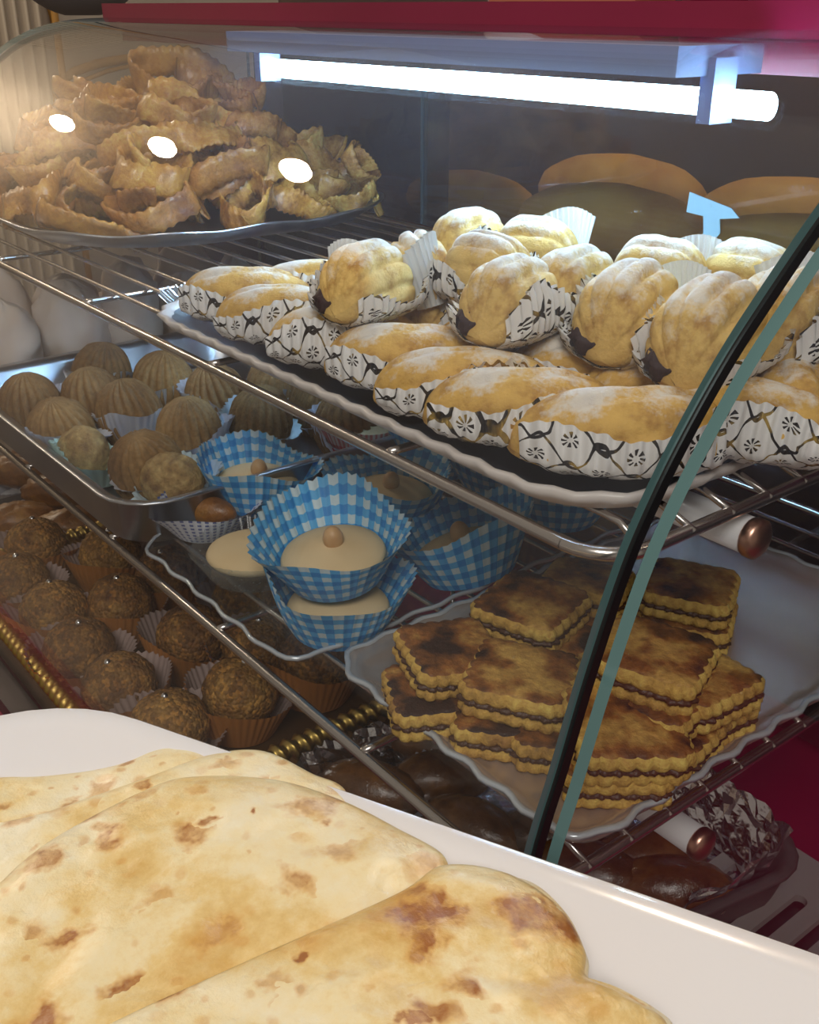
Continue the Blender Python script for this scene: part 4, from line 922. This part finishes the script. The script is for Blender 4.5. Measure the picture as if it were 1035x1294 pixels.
# ------------------------------------------------------------------ on top of the case
def pot(name, lab, u, y, r, h, mat, cat):
    d = ray(u, 8); x = d.x * y / d.y
    b = MB(); b.grid(28, 8, lambda a, v: ((r * (0.72 + 0.28 * math.sin(v * 1.57)) + 0.002 * (v > 0.95)) * math.cos(a * 6.2832), (r * (0.72 + 0.28 * math.sin(v * 1.57))) * math.sin(a * 6.2832), h * v), cu=True)
    b.add([(r * 0.72 * math.cos(a * 6.2832 / 28), r * 0.72 * math.sin(a * 6.2832 / 28), 0.001) for a in range(28)], [tuple(range(28))])
    o = obj(name, b.mesh(name, mat), None, (x, y, 0.0045)); tag(o, lab, cat)
pot('small_bowl', 'white bowl standing on the red roof of the case', 660, 0.85, 0.05, 0.05, M['plate'], 'bowl')
b = MB(); b.box(-0.08, 0.08, -0.05, 0.05, 0, 0.06); d = ray(735, 8)
o = obj('red_box', b.mesh('red_box', M['redtip'], False), None, (d.x * 0.88 / d.y, 0.88, 0.0045), (0, 0, 0.3)); tag(o, 'rust red box on the roof of the case', 'box')
pot('red_jar', 'red jar standing on the roof left of another jar', 910, 0.84, 0.045, 0.09, M['red'], 'jar')
pot('red_jar', 'red jar at the right edge of the case roof', 1000, 0.84, 0.048, 0.09, M['red'], 'jar')
# striped curtain and orange pole past the left end of the case
b = MB(); b.grid(120, 2, lambda u, v: (0.03 * math.cos(u * 110), -0.6 + 1.22 * u, -2.06 + 4.0 * v))
o = obj('curtain', b.mesh('curtain', M['curtain']), None, (-6.85, 2.0, 0.0)); tag(o, 'cream pleated curtain in the top left corner of the picture', 'curtain')
b = MB(); b.tube([(0, 0, -2.069), (0, 0, 2.0)], 0.022, 10); d = ray(68, 10)
o = obj('orange_pole', b.mesh('orange_pole', M['orange']), None, (-6.75, d.y * -6.75 / d.x, 0)); tag(o, 'thin orange pole in front of the curtain', 'pole')
d = ray(105, 22)
t = thing('pendant_shade', 'dark grey rounded pendant shade beyond the left end of the red roof', 'lamp shade', (-3.2, d.y * -3.2 / d.x, d.z * -3.2 / d.x))
b = MB(); b.grid(32, 10, lambda u, v: (0.20 * math.sin(0.25 + 1.3 * v) * math.cos(u * 6.2832), 0.20 * math.sin(0.25 + 1.3 * v) * math.sin(u * 6.2832), 0.18 * (1 - math.cos(0.25 + 1.3 * v))), cu=True)
b.grid(32, 4, lambda u, v: (0.20 * (1 - 0.9 * v) * math.cos(u * 6.2832), 0.20 * (1 - 0.9 * v) * math.sin(u * 6.2832), 0.177 + 0.05 * v), cu=True)
obj('shade', b.mesh('shade', M['greyfab']), t)
b = MB(); b.tube([(0, 0, 0.22), (0, 0, 2.6)], 0.006, 8); obj('cord', b.mesh('cord', M['black']), t)

# ------------------------------------------------------------------ front platter with flatbreads
ZP = -0.335
t = thing('white_platter', 'large white rectangular platter in the foreground', 'platter', (-0.135, 0.105, ZP), (0, 0, R(25)))
b = MB(); loft(b, 0.335, 0.185, 0.085, [(0.06, -0.014, 0), (0.015, -0.006, 0), (0.001, 0.001, 0), (0.0, 0.003, 0), (0.002, 0.0045, 0), (0.012, 0.0015, 0), (0.035, -0.003, 0), (0.05, -0.0075, 0), (0.075, -0.009, 0)], 128)
obj('platter_dish', b.mesh('platter_dish', M['plate']), t)
def flatbread(pts, z0, thick, lab, fold=None, seed=0, wav=0.004):
    P3 = [at(u, v, z0) for u, v in pts]; n = len(P3)
    c = sum((p for p in P3), Vector()) / n
    dense = []
    for i in range(n):
        p0, p1, p2, p3 = P3[i - 1], P3[i], P3[(i + 1) % n], P3[(i + 2) % n]
        for k in range(12):
            s = k / 12
            dense.append(0.5 * ((2 * p1) + (p2 - p0) * s + (2 * p0 - 5 * p1 + 4 * p2 - p3) * s * s + (3 * p1 - p0 - 3 * p2 + p3) * s ** 3))
    m = len(dense); b = MB(); NR = 26
    def zz(p, q):
        h = wav * mnoise.noise((p.x * 14 + seed, p.y * 14, 0)) + wav * 0.55 * mnoise.noise((p.x * 45, p.y * 45 + seed, 0)) + wav * 0.22 * mnoise.noise((p.x * 110, p.y * 110, seed))
        return thick * (1 - q ** 7 * 0.75) + h * (1 - q ** 6)
    V = []
    for r_ in range(NR + 1):
        q = (r_ / NR) ** 0.8
        for p in dense:
            w = c + (p - c) * q; V.append((w.x - c.x, w.y - c.y, zz(w, q)))
    for ins, z in ((1.004, thick * 0.12), (0.995, -0.0015), (0.9, -0.002)):
        for p in dense:
            w = c + (p - c) * ins; V.append((w.x - c.x, w.y - c.y, z))
    Fs = [(k * m + i, (k + 1) * m + i, (k + 1) * m + (i + 1) % m, k * m + (i + 1) % m) for k in range(NR + 3) for i in range(m)]
    Fs.append(tuple(range((NR + 3) * m, (NR + 4) * m)))
    b.add(V, Fs)
    o = obj('flatbread', b.mesh('flatbread', M['bread']), None, (c.x, c.y, z0)); tag(o, lab, 'flatbread', 'square flatbreads on the white platter')
    return o
ZF = ZP - 0.007
flatbread([(-60, 1000), (60, 985), (150, 972), (215, 948), (262, 945), (300, 985), (330, 1060), (250, 1180), (60, 1260), (-120, 1240), (-160, 1100)], ZF + 0.001, 0.008, 'hindmost flatbread, showing at the far left under the others', seed=2)
flatbread([(-80, 1075), (60, 1030), (190, 985), (262, 958), (330, 952), (392, 980), (440, 1010), (430, 1120), (250, 1240), (40, 1300), (-130, 1240)], ZF + 0.0075, 0.007, 'second flatbread from the back, its folded edge running to the left', seed=4)
flatbread([(-30, 1150), (60, 1070), (190, 1000), (255, 985), (350, 990), (430, 1015), (500, 1050), (562, 1088), (545, 1130), (420, 1210), (250, 1290), (80, 1370), (-120, 1340), (-120, 1230)], ZF + 0.0135, 0.008, 'large middle flatbread with many brown scorch spots', seed=6)
flatbread([(500, 1135), (560, 1098), (640, 1108), (705, 1150), (738, 1205), (742, 1240), (800, 1268), (845, 1310), (800, 1420), (500, 1480), (250, 1440), (80, 1360), (120, 1310), (300, 1225)], ZF + 0.021, 0.008, 'front flatbread overlapping the middle one at bottom of the picture', seed=9)
flatbread([(520, 1125), (600, 1112), (668, 1118), (716, 1160), (742, 1215), (748, 1246), (812, 1272), (852, 1312), (800, 1420), (500, 1470), (300, 1420), (350, 1240)], ZF + 0.012, 0.008, 'flatbread under the front one, its edge peeping out on the right', seed=11)
# plinth that carries the platter
t = thing('serving_plinth', 'white plinth under the front platter', 'plinth', (-0.100, 0.03, -2.07), (0, 0, R(25)))
b = MB(); loft(b, 0.20, 0.08, 0.03, [(0, 0, 0), (0, 2.07 + ZP - 0.0145, 0), (0.002, 2.07 + ZP - 0.0142, 0)], 48); obj('plinth_body', b.mesh('plinth_body', M['plate']), t)
